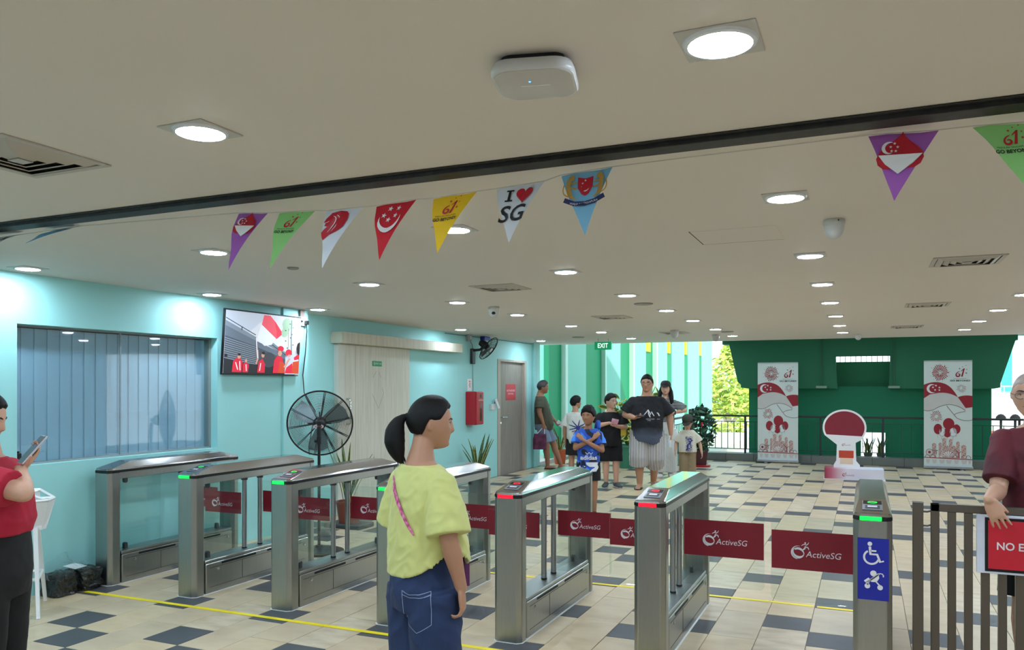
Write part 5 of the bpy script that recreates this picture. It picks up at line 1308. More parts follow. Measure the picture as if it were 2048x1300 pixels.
def person(label, loc, rz, H, skin='fair', hh=None, fat=1.0, lean=(0, 0), head=(0, .02, 0), hyaw=0, hpitch=0, hroll=0, arms=None, legs=None, hands=None, voxel=.0075, female=False, sw=None, group=None, hipx=None):
    """returns a dict with the root, the joints and the helper scale; z in metres, +y forward, +x the person's right"""
    t = thing('person', label, 'person', (loc[0], loc[1], loc[2] if len(loc) > 2 else 0), rz, group)
    hh = hh or H*.132; S = MB(); sw = sw or H*(.092 if female else .101)*(.5+.5*fat)
    top = H-hh; N = Vector((lean[0], lean[1], top-.005)); Pv = Vector((0, 0, .52*H))
    tl = N.z-.46*H
    def spine(z): return Vector((lean[0]*(z-.5*H)/(N.z-.5*H), lean[1]*(z-.5*H)/(N.z-.5*H), z)) if z > .5*H else Vector((0, 0, z))
    ft = (1+(fat-1)*1.0)
    prof = [(.455, .080, .066, 0), (.50, .096, .074, -.004), (.545, .097*(1.04 if female else 1), .072, -.004), (.60, .084*(.92 if female else 1), .062, 0), (.655, .080*(.94 if female else 1), .060, .002), (.71, .088, .065, .004), (.755, .094, .063, .004), (.79, .094, .054, 0), (.815, .080, .044, -.004), (.835, .050, .036, -.004)]
    k = (N.z/H)/.865
    rings = []
    for f, rx, ry, yo in prof:
        z = f*H if f < .5 else (.5+(f-.5)*((N.z/H-.5)/(.865-.5)))*H
        c = spine(z); c.y += yo*H
        g = ft*.73 if f < .78 else (1+(fat-1)*.4)*.86 if f < .82 else 1+(fat-1)*.4
        rings.append(ell((c.x, c.y+(ry*H*(g-1)*.35), z), rx*H*g*(min(1.15, sw/(H*.100)) if f > .74 else 1), ry*H*g*(1.06 if fat > 1.1 and f < .7 else 1)))
    S.loft(rings)
    HC = Vector((N.x+head[0], N.y+head[1], H-hh*.5+head[2])); HM = head_matrix(HC, hyaw, hpitch, hroll)
    nb = spine(N.z-.045*H); nb.y -= .008*H
    S.caps([nb, N.lerp(HC, .10)+Vector((0, -.004*H, 0)), HC+HM.to_3x3() @ Vector((0, -.10*hh, -.22*hh))], [.043*H*(.5+.5*fat), .033*H*(.4+.6*fat)*(.9 if female else 1), .034*H*(.4+.6*fat)*(.9 if female else 1)], 16)
    add_head(S, HM, hh)
    shz = N.z-.076*H
    A = {}
    af = .45+.55*fat
    for sd in ('R', 'L'):
        s = 1 if sd == 'R' else -1
        sh = spine(shz)+Vector((s*sw, 0, 0))
        el, wr = (arms or {}).get(sd, (None, None))
        el = Vector(el) if el else sh+Vector((s*.035*H, -.01*H, -.172*H)); wr = Vector(wr) if wr else el+Vector((s*.005*H, .03*H, -.15*H))
        A[sd] = (sh, el, wr)
        mid = sh.lerp(el, .45); m2 = el.lerp(wr, .28)
        S.caps([spine(shz-.004*H)+Vector((s*sw*.45, 0, 0)), sh-Vector((0, 0, .008*H))], [.023*H*af, .026*H*af], 12)
        S.caps([sh-Vector((0, 0, .008*H)), mid, el], [.027*H*af, .029*H*af, .0235*H*af], 14)
        S.caps([el, m2, el.lerp(wr, .7), wr], [.0235*H*af, .0245*H*af, .0185*H*af, .0155*H*(.6+.4*af)], 14)
        hd = (hands or {}).get(sd)
        d0 = (wr-el).normalized()
        if hd is None: hd = dict(d=(d0.x*.4, d0.y*.4+.05, d0.z), pn=(-s, .15, 0), curl=(22, 28, 18))
        hd = dict(hd); L = hd.pop('L', .105*H)
        hand(S, wr, hd['d'], hd['pn'], L, hd.get('curl', (22, 28, 18)), hd.get('thumb', 30), sd == 'R', hd.get('spread', 3), hd.get('nails'))
    Lg = {}
    for sd in ('R', 'L'):
        s = 1 if sd == 'R' else -1
        hp = Vector((s*(hipx or .052*H)*(.6+.4*fat), 0, .49*H)); kn, an, fd = (legs or {}).get(sd, (None, None, None))
        an = Vector(an) if an else Vector((s*.052*H, -.01, .045*H)); kn = Vector(kn) if kn else hp.lerp(an, .5)+Vector((0, .012*H, .01*H)); fd = Vector(fd) if fd else Vector((s*.15, 1, 0))
        Lg[sd] = (hp, kn, an, fd.normalized())
        lf = .45+.55*fat
        S.caps([hp, hp.lerp(kn, .5), kn], [.041*H*lf, .044*H*lf, .033*H*lf], 16)
        S.caps([kn, kn.lerp(an, .3)+Vector((0, -.006*H, 0)), kn.lerp(an, .65), an], [.033*H*lf, .034*H*lf, .026*H*lf, .0205*H*lf], 16)
        f = fd.normalized(); sdv = Vector((f.y, -f.x, 0)); az = an.z
        rings = []
        for q, w_, h_ in ((-.032, .016, .6), (-.015, .021, .95), (.015, .023, 1.0), (.05, .027, .75), (.085, .029, .5), (.105, .024, .38), (.118, .012, .28)):
            c = Vector((an.x, an.y, 0))+f*q*H; hz_ = az*h_; b0 = max(0.004, an.z-.045*H+.004)
            rings.append([c+sdv*w_*H*math.cos(2*PI*i/12)+Vector((0, 0, b0+hz_*.5*(1+math.sin(2*PI*i/12)))) for i in range(12)])
        S.loft(rings)
    inv = HM.inverted()
    def paint(c):
        q = inv @ c
        if q.y > .2*hh and abs(q.x) < .10*hh and abs(q.z+.26*hh) < .034*hh*(1-(abs(q.x)/(.105*hh))**2): return 1
        return 0
    b = solid('body', S, [SKIN[skin], LIPS], t, voxel, 4 if voxel < .006 else 2, .5, paint=paint)
    for s in (-1, 1):
        e = MB(); e.M = HM @ Matrix.Scale(hh, 4); y = face_y(.14, .02)+feat(.14, .02)
        e.ball((s*.14, y-.018, .018), (.052, .034, .024), 12, 8, 0); e.ball((s*.14, y-.010, .018), (.022, .030, .0235), 10, 8, 1)
        e.tube([(s*.085, y+.008, .026), (s*.14, y+.020, .044), (s*.195, y-.004, .030)], [.006, .009, .005], 5, 1); e.build('eye', [EYEW, EYED], t, smooth=60)
        e = MB(); e.M = HM @ Matrix.Scale(hh, 4); P = [(s*px_, face_y(px_, pz_)+feat(px_, pz_)-.004, pz_) for px_, pz_ in ((.06, .098), (.11, .115), (.17, .118), (.225, .095))]
        e.tube(P, [.012, .017, .015, .006], 6); e.build('eyebrow', BROW, t, smooth=60)
    return dict(t=t, H=H, hh=hh, HM=HM, A=A, L=Lg, spine=spine, N=N, shz=shz, sw=sw, body=b, fat=fat)

def top_(P, mats, hem, rings, sleeve=.55, sr=(.050, .058), voxel=.010, hemf=None, wrinkle=.006, paint=None, name='shirt', neck=.052, neckz=0.0, it=4, seed=1, sides='RL', wf=9):
    """rings: list of (z, rx, ry, yoff) from the hem upwards; the neck closes it"""
    H = P['H']; m = MB(); R = []
    for i, (z, rx, ry, yo) in enumerate(rings):
        c = P['spine'](z); pts = ell((c.x, c.y+yo, z), rx, ry, 40)
        if i == 0 and hemf: pts = [(x, y, z+hemf(math.atan2(y-c.y-yo, x-c.x))) for x, y, z in pts]
        if i == 0:      # hollow hem
            for k_, up in ((.35, .16), (.84, .07), (.90, .03), (.92, .0)): R.append([(c.x+(x-c.x)*k_, c.y+yo+(y-c.y-yo)*k_, q+up) for x, y, q in pts])
        R.append(pts)
    zn = P['N'].z-.034*H+neckz; c = P['spine'](zn)
    R.append(ell((c.x, c.y-.006*H, zn-.012*H), neck*1.25*H/1.0, neck*1.0*H, 40)); R.append(ell((c.x, c.y-.006*H, zn), neck*H, neck*.92*H, 40))
    m.loft(R)
    for sd in sides:
        sh, el, wr = P['A'][sd]; s = 1 if sd == 'R' else -1
        e = sh.lerp(el, sleeve) if sleeve <= 1 else el.lerp(wr, sleeve-1)
        inn = P['spine'](P['shz']-.004*H)+Vector((s*P['sw']*.35, 0, 0))
        af = .45+.55*P['fat']; r_ = .039*H*af; dn = Vector((0, 0, -(r_-.034*H*af)-.002*H))
        P2 = [inn+dn, sh+dn, sh.lerp(e, .5), e] if sleeve <= 1 else [inn+dn, sh+dn, el, e]
        m.tube(P2, [r_, r_, (r_*.35+sr[1]*H*.65), sr[1]*H], 20)
        m.ball(sh+dn, r_*1.0, 14, 10)
    return solid(name, m, mats, P['t'], voxel, it, .5, wrinkle, wf, paint, seed)
def bottoms(P, mats, waist, hip, frac, r0, r1, voxel=.010, wrinkle=.005, paint=None, name='shorts', crotch=.455, it=4, seed=2, wf=9):
    """waist/hip: (z, rx, ry, yoff); frac: how far down the leg (1 knee, 2 ankle)"""
    H = P['H']; m = MB(); R = []
    for z, rx, ry, yo in ((crotch*H, hip[1]*.86, hip[2]*.9, hip[3]), (hip[0], hip[1], hip[2], hip[3]), (waist[0], waist[1], waist[2], waist[3]), (waist[0]+.01, waist[1]*.98, waist[2]*.98, waist[3])): R.append(ell((0, yo, z), rx, ry, 36))
    m.loft(R)
    for sd in ('R', 'L'):
        hp, kn, an, fd = P['L'][sd]
        if frac <= 1: pts = [hp+Vector((0, 0, .02*H)), hp.lerp(kn, frac*.55), hp.lerp(kn, frac)]; rs = [r0*H, (r0+r1)/2*H, r1*H]
        else: pts = [hp+Vector((0, 0, .02*H)), hp.lerp(kn, .6), kn, kn.lerp(an, frac-1)]; rs = [r0*H, (r0*.6+r1*.4)*H, (r0*.3+r1*.7)*H, r1*H]
        m.tube(pts, rs, 22)
    return solid(name, m, mats, P['t'], voxel, it, .5, wrinkle, wf, paint, seed)
def shoes(P, m_, sole=None, name='shoe', k=1.0, sandal=False, strap=None):
    H = P['H']
    for sd in ('R', 'L'):
        hp, kn, an, f = P['L'][sd]; sv = Vector((f.y, -f.x, 0)); b0 = max(0, an.z-.045*H)
        def ring(q, w_, z0, z1, n=14): c = Vector((an.x, an.y, 0))+f*q*H*k; return [c+sv*w_*H*math.cos(2*PI*i/n)+Vector((0, 0, b0+z0+(z1-z0)*.5*(1+math.sin(2*PI*i/n)))) for i in range(n)]
        prof_ = ((-.040, .016), (-.030, .024), (0, .026), (.05, .031), (.095, .032), (.118, .024), (.130, .010))
        g = MB(); g.loft([ring(q, w_*1.05, 0, .016) for q, w_ in prof_]); so = g.build('sole' if sandal else 'shoe', sole or m_, P['t'], smooth=50)
        u = MB()
        if sandal: u.loft([ring(q, .033, .004, z) for q, z in ((.045, .040), (.07, .044), (.095, .036))], True); u.build('strap', strap or m_, so, smooth=50)
        else: u.loft([ring(q, w_, .008, z) for (q, w_), z in zip(prof_, (.045*H, .058*H, .062*H, .048*H, .036*H, .03*H, .022*H))]); u.build('upper', m_, so, smooth=50)
def bvh(o):
    return BVHTree.FromPolygons([v.co for v in o.data.vertices], [tuple(p.vertices) for p in o.data.polygons])
def decal(o, mats, polys, O, U, D, off=.004, name='print', V=(0, 0, 1)):
    """polys: (points2d, mi); projected along D (pointing at the cloth) on to the cloth o"""
    T = bvh(o); O = Vector(O); U = Vector(U).normalized(); V = Vector(V); D = Vector(D).normalized(); m = MB()
    for pts, mi in polys:
        vs = []
        for x, y in pts:
            h = T.ray_cast(O+U*x+V*y-D*.6, D)
            if h[0] is None: vs = None; break
            vs.append(h[0]-D*off)
        if vs: m.add(vs, [tuple(range(len(vs)))], mi)
    return m.build(name, mats, o) if m.v else None
def text_polys(key, size, x, y, mi, sx=1.0, bold=0.0, align='c'):
    vs, fs, wd, ht = text_geo(key, bold); k = size/ht; ox = -wd/2 if align == 'c' else 0
    return [([((vs[i][0]+ox)*k*sx+x, vs[i][1]*k+y) for i in f], mi) for f in fs]
def cells(pts, n=6):     # long strip cut into quads so that it follows the cloth
    out = []; h = len(pts)//2; L = pts[:h]; R = pts[h:][::-1]
    for i in range(h-1): out.append([L[i], L[i+1], R[i+1], R[i]])
    return out
def smooth_path(P, R, k=4):
    P = [Vector(p) for p in P]; oP, oR = [], []
    for i in range(len(P)-1):
        a, b, c, d = P[max(i-1, 0)], P[i], P[i+1], P[min(i+2, len(P)-1)]
        for j in range(k):
            t = j/k; oP.append(.5*((2*b)+(c-a)*t+(2*a-5*b+4*c-d)*t*t+(3*b-a-3*c+d)*t**3)); oR.append(R[i]+(R[i+1]-R[i])*t)
    return oP+[P[-1]], oR+[R[-1]]
def glasses(P, rim, name='glasses', r=.085, thin=.010):
    g = MB(); g.M = P['HM'] @ Matrix.Scale(P['hh'], 4); y = .405
    for s in (-1, 1):
        g.tube([(s*.145+r*1.1*math.cos(2*PI*i/20), y-.03*abs(math.cos(2*PI*i/20)), .01+r*.85*math.sin(2*PI*i/20)) for i in range(20)], thin, 5, closed=True)
        g.tube([(s*.235, y-.04, .03), (s*.33, .2, .03), (s*.36, -.04, .02)], thin*.9, 5)
    g.tube([(-.055, y, .02), (0, y+.03, .03), (.055, y, .02)], thin*.9, 5)
    return g.build(name, rim, P['t'], smooth=60)
def face_ang(phi): return math.radians(phi)+YAW-PI/2
def spot(px, Y): X = (px-1024)/1604*Y; return (X*math.cos(YAW)-Y*math.sin(YAW), X*math.sin(YAW)+Y*math.cos(YAW))
def hair(P, m_, name='hair', **k): return hair_shell(P['HM'], P['hh'], **k).build(name, m_, P['t'], smooth=60)
# --- woman in yellow, foreground
rz1 = face_ang(40)
W1 = person('woman in yellow T-shirt and navy trousers with black ponytail, foreground, seen from behind', (-1.667, 2.871), rz1, 1.572, 'tan', hh=.212, female=True, fat=1.0, head=(.0, .042, 0), hyaw=math.radians(-27), hpitch=math.radians(-3), voxel=.0048,
            arms={'R': ((.205, -.015, 1.025), (.205, .045, .825)), 'L': ((-.205, .0, 1.02), (-.20, .06, .80))},
            hands={'R': dict(d=(.02, .10, -1), pn=(-.70, -.62, -.05), curl=(22, 38, 30), thumb=20, spread=5, L=.172), 'L': dict(d=(.03, .1, -1), pn=(1, .1, 0), curl=(30, 35, 20), L=.16)}, sw=.140)
YEL = mat('yellow_cotton', (206, 208, 128), .85, var=.03, scale=30, sheen=.2)
def hem1(a):      # lifted at the right side, low at back and front
    return .105*math.exp(-((a-.05)/.75)**2)+.02*math.exp(-((a-PI/2)/.6)**2)
S1 = top_(W1, [YEL, mat('yellow_collar', (214, 216, 122), .85)], .85, [(.852, .172, .158, .028), (.90, .174, .160, .034), (.98, .172, .152, .028), (1.06, .166, .134, .016), (1.14, .170, .122, .008), (1.21, .172, .108, .0), (1.262, .156, .088, -.004), (1.30, .112, .066, -.008)], .93, (.056, .056), .0052, hem1, .008, name='shirt', neck=.050, it=11, seed=3, wf=11,
          paint=lambda c: 0)
NAVY = mat('navy_denim', (34, 52, 90), .8, var=.12, scale=18, stretch=(4, 4, 1), bump=.1, bscale=160)
B1 = bottoms(W1, NAVY, (.985, .118, .100, -.002), (.80, .146, .128, -.006), 1.96, .068, .062, .0075, .009, name='trousers', seed=5, wf=8)
STI = mat('white_stitch', (150, 164, 190), .8)
vd = Vector((-.766, .643, 0)); vu = Vector((.643, .766, 0))
def u1(px): return (px-845)/1604*3.24
def v1(py): return EYE-(py-773)/1604*3.24
def line1(pts, w_=.0022, n=10):
    out = []
    for a, b in zip(pts, pts[1:]):
        P_ = [(a[0]+(b[0]-a[0])*i/n, a[1]+(b[1]-a[1])*i/n) for i in range(n+1)]
        out += cells(stroke(P_, w_))
    return out
pk = [(u1(x), v1(y)) for x, y in ((811, 1173), (826, 1179), (845, 1178), (869, 1172), (871, 1204), (871, 1234), (841, 1253), (816, 1235), (813, 1204), (811, 1173))]
pk2 = [(u1(x), v1(y)) for x, y in ((812, 1180), (827, 1185), (846, 1184), (869, 1178))]
pk3 = [(u1(x), v1(y)) for x, y in ((836, 1202), (852, 1207), (866, 1196))]
decal(B1, STI, [(q, 0) for l in (pk, pk2) for q in line1(l)], (0, 0, 0), vu, vd, .003, 'pocket_stitching')
PNK = mat('pink_strap', (214, 60, 128), .6, var=.25, scale=60, rgb2=(240, 150, 190))
sp1 = [(u1(x), v1(y)) for x, y in ((783, 938), (785, 955), (790, 980), (799, 1003), (811, 1026), (822, 1043), (831, 1056), (836, 1063))]
decal(S1, PNK, [(q, 0) for q in cells(stroke(sp1, [.013, .014, .017, .018, .017, .015, .012, .005]))], (0, 0, 0), vu, vd, .009, 'bag_strap')
seam = [(u1(x), v1(y)) for x, y in ((853, 1012), (858, 1000), (878, 993), (893, 991))]
HR1 = hair(W1, HAIRB, front=.60, side=.16, back=-.42, th=.045, seed=2, mess=.006, sink=.82)
m = MB(); hh1 = W1['hh']; m.M = W1['HM'] @ Matrix.Scale(hh1, 4)
m.tube(*smooth_path([(0, -.40, .12), (0, -.50, .11), (0, -.57, .07), (.0, -.64, -.02), (0, -.69, -.18), (.02, -.69, -.38), (.05, -.64, -.56), (.07, -.58, -.70), (.06, -.52, -.78)], [.075, .055, .075, .12, .165, .175, .14, .085, .02]), 28, ell=1.15)
for i in range(10):
    a = i*.63; m.tube([(.12*math.cos(a), -.66+.10*math.sin(a), -.30), (.05+.10*math.cos(a), -.62+.08*math.sin(a), -.60), (.06+.06*math.cos(a*2), -.52+.07*math.sin(a), -.80-.05*math.sin(i*2.1))], [.03, .028, .004], 6)
m.build('ponytail', HAIRB, W1['t'], smooth=60)
m = MB(); m.M = W1['HM'] @ Matrix.Scale(hh1, 4); m.tube([(0, -.455, .12), (0, -.49, .112)], .075, 14).build('hair_tie', BLACK, W1['t'], smooth=60)
shoes(W1, mat('white_trainer', (214, 212, 206), .6))
t = thing('shoulder_bag', 'small purple shoulder bag at the front hip of the woman in yellow', 'bag', (W1['t'].location.x, W1['t'].location.y, 0), rz1)
m = MB(); m.loft([[(x*.06, y*.018, z) for x, y in rrect(1, .4)] for z in (0, .02, .11, .13)]); m.M = Matrix(); bg_ = m.build('body', mat('purple_bag', (92, 30, 84), .6, var=.15), t, smooth=40); bg_.location = (.03, .178, .79); bg_.rotation_euler = (0, 0, -.3)

# --- woman in red, left edge
rz2 = face_ang(4)
W2 = person('woman in red T-shirt looking at her phone at the left edge', spot(-15, 3.45), rz2, 1.585, 'fair', hh=.21, female=True, fat=1.12, head=(0, -.02, 0), lean=(0, -.02), hyaw=math.radians(4), hpitch=math.radians(-14), voxel=.0052,
            arms={'R': ((.19, .225, 1.185), (.014, .125, 1.262)), 'L': ((-.19, -.04, 1.03), (-.18, .02, .80))},
            hands={'R': dict(d=(-.30, .54, .78), pn=(.53, -.57, .6), curl=(10, 30, 30), thumb=48, L=.165), 'L': dict(d=(0, .1, -1), pn=(1, 0, 0), curl=(20, 30, 20))}, sw=.150)
REDT = mat('red_cotton', (176, 22, 52), .85, var=.06, scale=20)
S2 = top_(W2, REDT, .95, [(.985, .165, .135, .012), (1.05, .172, .150, .016), (1.12, .168, .145, .014), (1.19, .178, .135, .012), (1.25, .172, .110, 0), (1.29, .14, .085, -.004), (1.315, .10, .065, -.006)], .78, (.050, .050), .008, None, .006, seed=7)
bottoms(W2, mat('black_leggings', (12, 12, 14), .8), (1.0, .158, .130, .002), (.82, .170, .150, -.008), 1.95, .070, .036, .008, .003, name='leggings')
decal(S2, PRINTW, text_polys('SERVICE', .010, .03, 1.222, 0, 1.1)+text_polys('AMBASSADOR', .010, .045, 1.206, 0, 1.1), (0, 0, 0), (0, 1, 0), (-1, 0, 0), .004, 'sleeve_print')
hair(W2, HAIRB, front=.58, side=.0, back=-.7, th=.05, seed=4, mess=.006)
m = MB(); m.M = W2['HM'] @ Matrix.Scale(W2['hh'], 4)
m.tube([(.0, -.30, .1), (0, -.46, -.1), (.05, -.46, -.35), (.10, -.40, -.55)], [.26, .30, .27, .24], 18)
m.build('back_hair', HAIRB, W2['t'], smooth=60)
m = MB(); m.M = W2['HM'] @ Matrix.Scale(W2['hh'], 4)
for i in range(9):
    a = -1.0+i*.25; m.tube([(.28+.06*math.sin(a), -.22+.05*math.cos(a*2), -.30), (.48+.08*math.sin(a), .05+.10*i/9, -.60), (.60+.06*math.sin(a*2), .30+.14*math.sin(a), -.82-.05*math.cos(i*2.)), (.66, .50+.16*math.sin(a), -1.04-.05*math.sin(i))], [.10, .11, .07, .008], 8)
m.build('blond_ends', BLOND, W2['t'], smooth=60)
shoes(W2, mat('dark_trainer', (40, 40, 44), .6))
m = MB(); wr2 = W2['A']['R'][2]; m.M = frame(wr2-Vector((0, .004, .012)), (1, 0, 0), (0, .45, -.85)); ringtube(m, .031, 0, .004, 20, 6); m.build('bracelet', mat('bracelet_gold', (190, 150, 90), .3, .8), W2['t'], smooth=60)
t = thing('phone', 'smartphone in silver case held up by the woman in red', 'phone', W2['t'].location, rz2)
m = MB(); m.M = frame((.0, .165, 1.347), (.73, .685, 0), (-.30, .54, .78)); m.box(-.036, .036, -.075, .075, -.006, .004); ph = m.build('case', mat('phone_silver', (206, 206, 212), .25, .3), t, bevel=.004)
m = MB(); m.M = frame((.0, .165, 1.347), (.73, .685, 0), (-.30, .54, .78)); m.box(-.033, .033, -.071, .071, .004, .0048); m.build('screen', mat('phone_screen', (80, 84, 96), .1), t)

# --- bald man behind the fence
rz3 = face_ang(250)
M3 = person('bald man in glasses and maroon T-shirt leaning over the bronze fence', (.875, 5.10), rz3, 1.69, 'fair', hh=.222, fat=1.12, lean=(.03, .03), head=(.055, .03, 0), hyaw=math.radians(-14), hpitch=math.radians(-6), voxel=.0052,
            arms={'R': ((.245, .165, 1.065), (.335, .415, 1.052)), 'L': ((-.26, .05, 1.10), (-.16, .22, .95))},
            hands={'R': dict(d=(-.40, -.02, -.9), pn=(-.15, -1, .1), curl=(6, 12, 8), thumb=24, spread=6, L=.185), 'L': dict(d=(.2, .4, -.6), pn=(.6, 0, .2), curl=(20, 30, 20))}, sw=.165)
MTEE = mat('maroon_jersey', (112, 26, 42), .7, var=.25, scale=7, rgb2=(72, 16, 32))
top_(M3, MTEE, .80, [(.80, .18, .125, .01), (.92, .185, .135, .015), (1.05, .19, .135, .014), (1.18, .20, .13, .012), (1.28, .205, .115, .004), (1.35, .175, .09, -.004), (1.40, .12, .07, -.006)], .80, (.052, .050), .008, None, .005, seed=9)
bottoms(M3, mat('black_shorts', (14, 14, 16), .85), (.90, .165, .12, 0), (.82, .175, .13, -.004), .92, .068, .075, .010, .004)
glasses(M3, mat('clear_rim', (120, 116, 118), .2), r=.095)
hair(M3, mat('shaved_head', (176, 160, 152), .45), name='shaved_hair', front=.55, side=.1, back=-.5, th=.006, mess=0.0, sink=.9)
shoes(M3, mat('grey_trainer', (90, 92, 96), .6))

# --- man leaning at the wall
M4 = person('man in olive polo and denim shorts leaning on the wall by the timber door', (-5.84, 14.72), face_ang(-8), 1.74, 'brown', hh=.25, fat=1.22, hyaw=math.radians(6), hpitch=math.radians(-4), lean=(0, -.03), head=(0, .05, -.01), voxel=.009,
            arms={'R': ((.25, -.03, 1.13), (.235, .05, .89)), 'L': ((-.25, .06, 1.13), (-.22, .24, .93))},
            legs={'R': ((.10, .10, .47), (.10, .12, .078), (.1, 1, 0)), 'L': ((-.10, .22, .48), (-.10, .36, .078), (-.1, 1, 0))}, hands={'R': dict(d=(0, .1, -1), pn=(-1, 0, 0), curl=(55, 70, 40)), 'L': dict(d=(0, .6, -.7), pn=(.9, 0, .3), curl=(40, 50, 30))})
OLV = mat('olive_polo', (72, 74, 58), .85, var=.08)
S4 = top_(M4, [OLV, mat('olive_collar', (56, 58, 46), .85)], .72, [(.76, .185, .165, .03), (.88, .195, .185, .045), (1.0, .20, .18, .04), (1.14, .205, .16, .02), (1.28, .205, .135, .01), (1.38, .185, .105, 0), (1.435, .12, .08, -.004)], .72, (.050, .056), .011, None, .007, paint=lambda c: 1 if c.z > 1.455 and abs(c.x) < .13 else 0)
bottoms(M4, mat('light_denim', (120, 138, 160), .85, var=.12), (.92, .17, .14, .01), (.85, .18, .15, 0), .88, .066, .068, .011, .006)
shoes(M4, mat('slider_dark', (40, 36, 38), .6), sandal=True)
hair(M4, HAIRG, front=.52, side=.0, back=-.5, th=.05, mess=.02)
lx, ly = M4['t'].location.x, M4['t'].location.y
t = thing('tote_bag', 'maroon tote bag hanging from the hand of the leaning man', 'bag', (lx, ly, 0), face_ang(-8))
m = MB(); m.loft([[(x*.06+.235, y*.13-.02, z) for x, y in rrect(1, .5)] for z in (.40, .43, .60)]+[[(x*.05+.235, y*.115-.01, .70) for x, y in rrect(1, .5)]]); m.build('body', mat('tote_maroon', (84, 20, 56), .55, var=.35, scale=12, rgb2=(110, 40, 84)), t, smooth=40)
for s in (-1, 1): MB().tube([(.235+s*.03, -.08, .69), (.235, .02, .80), (.235, .05, .835), (.235, .07, .79), (.235+s*.03, .07, .69)], .008, 6).build('handle', mat('tote_handle', (214, 208, 210), .6), t, smooth=60)
t = thing('paper', 'folded white paper in the other hand of the leaning man', 'paper', (lx, ly, 0), face_ang(-8))
m = MB(); m.M = frame((-.20, .36, .86), (0, .8, -.6), (.3, .5, .7)); m.box(-.10, .06, -.05, .05, 0, .004).build('sheet', PRINTW, t)

# --- boy in white, seen from behind
M5 = person('boy in white T-shirt with blue print on its back, standing behind the boy in blue', spot(1151, 13.55), face_ang(60), 1.45, 'tan', hh=.208, fat=1.0, hyaw=math.radians(-40), voxel=.0085)
S5 = top_(M5, mat('white_tee', (214, 214, 206), .9, var=.03), .62, [(.66, .145, .105, 0), (.80, .15, .11, 0), (.95, .155, .112, 0), (1.08, .165, .105, 0), (1.15, .15, .085, 0), (1.185, .105, .065, 0)], .72, (.050, .060), .010)
bottoms(M5, mat('boy_black_shorts', (20, 20, 22), .85), (.74, .13, .095, 0), (.68, .14, .105, 0), .80, .064, .072, .010)
INK = mat('ink_blue', (44, 54, 130), .6)
ray5 = Vector((math.cos(math.radians(60-90)), 0, 0))
q5 = [(disc(.03, .93, .035, 10), 0)]+[(c_, 0) for k in range(9) for c_ in cells(stroke([(.03+(.03+.05*j)*math.cos(k*.7)*(1+.2*math.sin(k*3)), .93+(.03+.035*j)*math.sin(k*.7)) for j in range(4)], [.02, .018, .014, .006]))]+[(c_, 0) for c_ in cells(stroke([(-.07, .86), (-.02, .88), (.06, .85), (.10, .83)], .012))]
a60 = math.radians(60); decal(S5, INK, q5, (0, 0, 0), (math.sin(a60), math.cos(a60), 0), (-math.cos(a60), math.sin(a60), 0), .005)
hair(M5, HAIRB, front=.50, side=-.05, back=-.5, th=.075, mess=.02); shoes(M5, MATS['dark_trainer'])

# --- boy in blue, arms crossed
H6 = 1.365
M6 = person('boy in blue adidas shirt with arms crossed on his shoulders'.replace('adidas', 'lettered'), spot(1177, 9.92), face_ang(266), H6, 'brown', hh=.224, fat=.88, hyaw=math.radians(-26), hpitch=math.radians(0), voxel=.0062,
            arms={'R': ((.165, .10, .865), (-.055, .165, .985)), 'L': ((-.165, .11, .84), (.07, .185, .97))},
            hands={'R': dict(d=(-.72, -.25, .75), pn=(-.2, -1, -.1), curl=(15, 20, 15), thumb=25), 'L': dict(d=(.75, -.22, .72), pn=(.2, -1, -.1), curl=(15, 22, 15), thumb=25)})
CAM = [mat('jersey_blue', (34, 84, 190), .7, var=.08), mat('jersey_navy', (16, 22, 48), .7), mat('jersey_white', (224, 228, 236), .7), mat('jersey_bright', (60, 136, 236), .7)]
def camo(c):
    n = noise.noise(Vector((c.x*9+3, c.y*9, c.z*11)))
    if c.z > 1.105 and abs(c.x) < .075: return 1
    if c.z < .69 and n > .02-(.66-c.z)*1.6: return 2
    if abs(c.x) > .165: return 3 if c.z > .93 else 1
    return 1 if n > .28 else 3 if n < -.3 else 0
S6 = top_(M6, CAM, .58, [(.575, .138, .098, .004), (.70, .138, .098, .004), (.85, .138, .10, .006), (.98, .142, .10, .004), (1.06, .138, .085, 0), (1.105, .10, .065, 0)], .70, (.048, .050), .0062, None, .005, paint=camo, wf=14)
M6['body'].hide_render = False
decal(S6, [CAM[2]], text_polys('adidas', .052, .0, .725, 0, 1.12, .03)+text_polys('W', .03, .005, .785, 0, 2.2), (0, 0, 0), (-1, 0, 0), (0, -1, 0), .006, 'lettering')
decal(S6, [CAM[1], CAM[2]], [([(-.03+x*.05, .665+y*.05) for x, y in ((-1.2, .9), (-.5, 1.0), (-.2, .3), (-.1, -.8), (-.6, -1.5), (-1.5, -1.2), (-1.3, -.2))], 0), (disc(-.05, .64, .008, 6), 1), ([(.0, .68), (.05, .675), (.05, .69), (.0, .69)], 1)], (0, 0, 0), (-1, 0, 0), (0, -1, 0), .006, 'patch')
bottoms(M6, mat('boy6_shorts', (12, 12, 15), .85), (.66, .118, .088, 0), (.62, .126, .095, 0), .72, .058, .060, .0085)
hair(M6, HAIRB, front=.42, side=-.05, back=-.5, th=.085, mess=.03, fr_drop=.10, spike=.12, seed=8)
m = MB(); m.M = Matrix(); m.tube([(-.13, .02, 1.10), (-.12, -.06, 1.17), (-.09, -.09, 1.10)], [.02, .035, .02], 10).build('collar_fold', CAM[0], M6['t'], smooth=60)
shoes(M6, MATS['dark_trainer'])

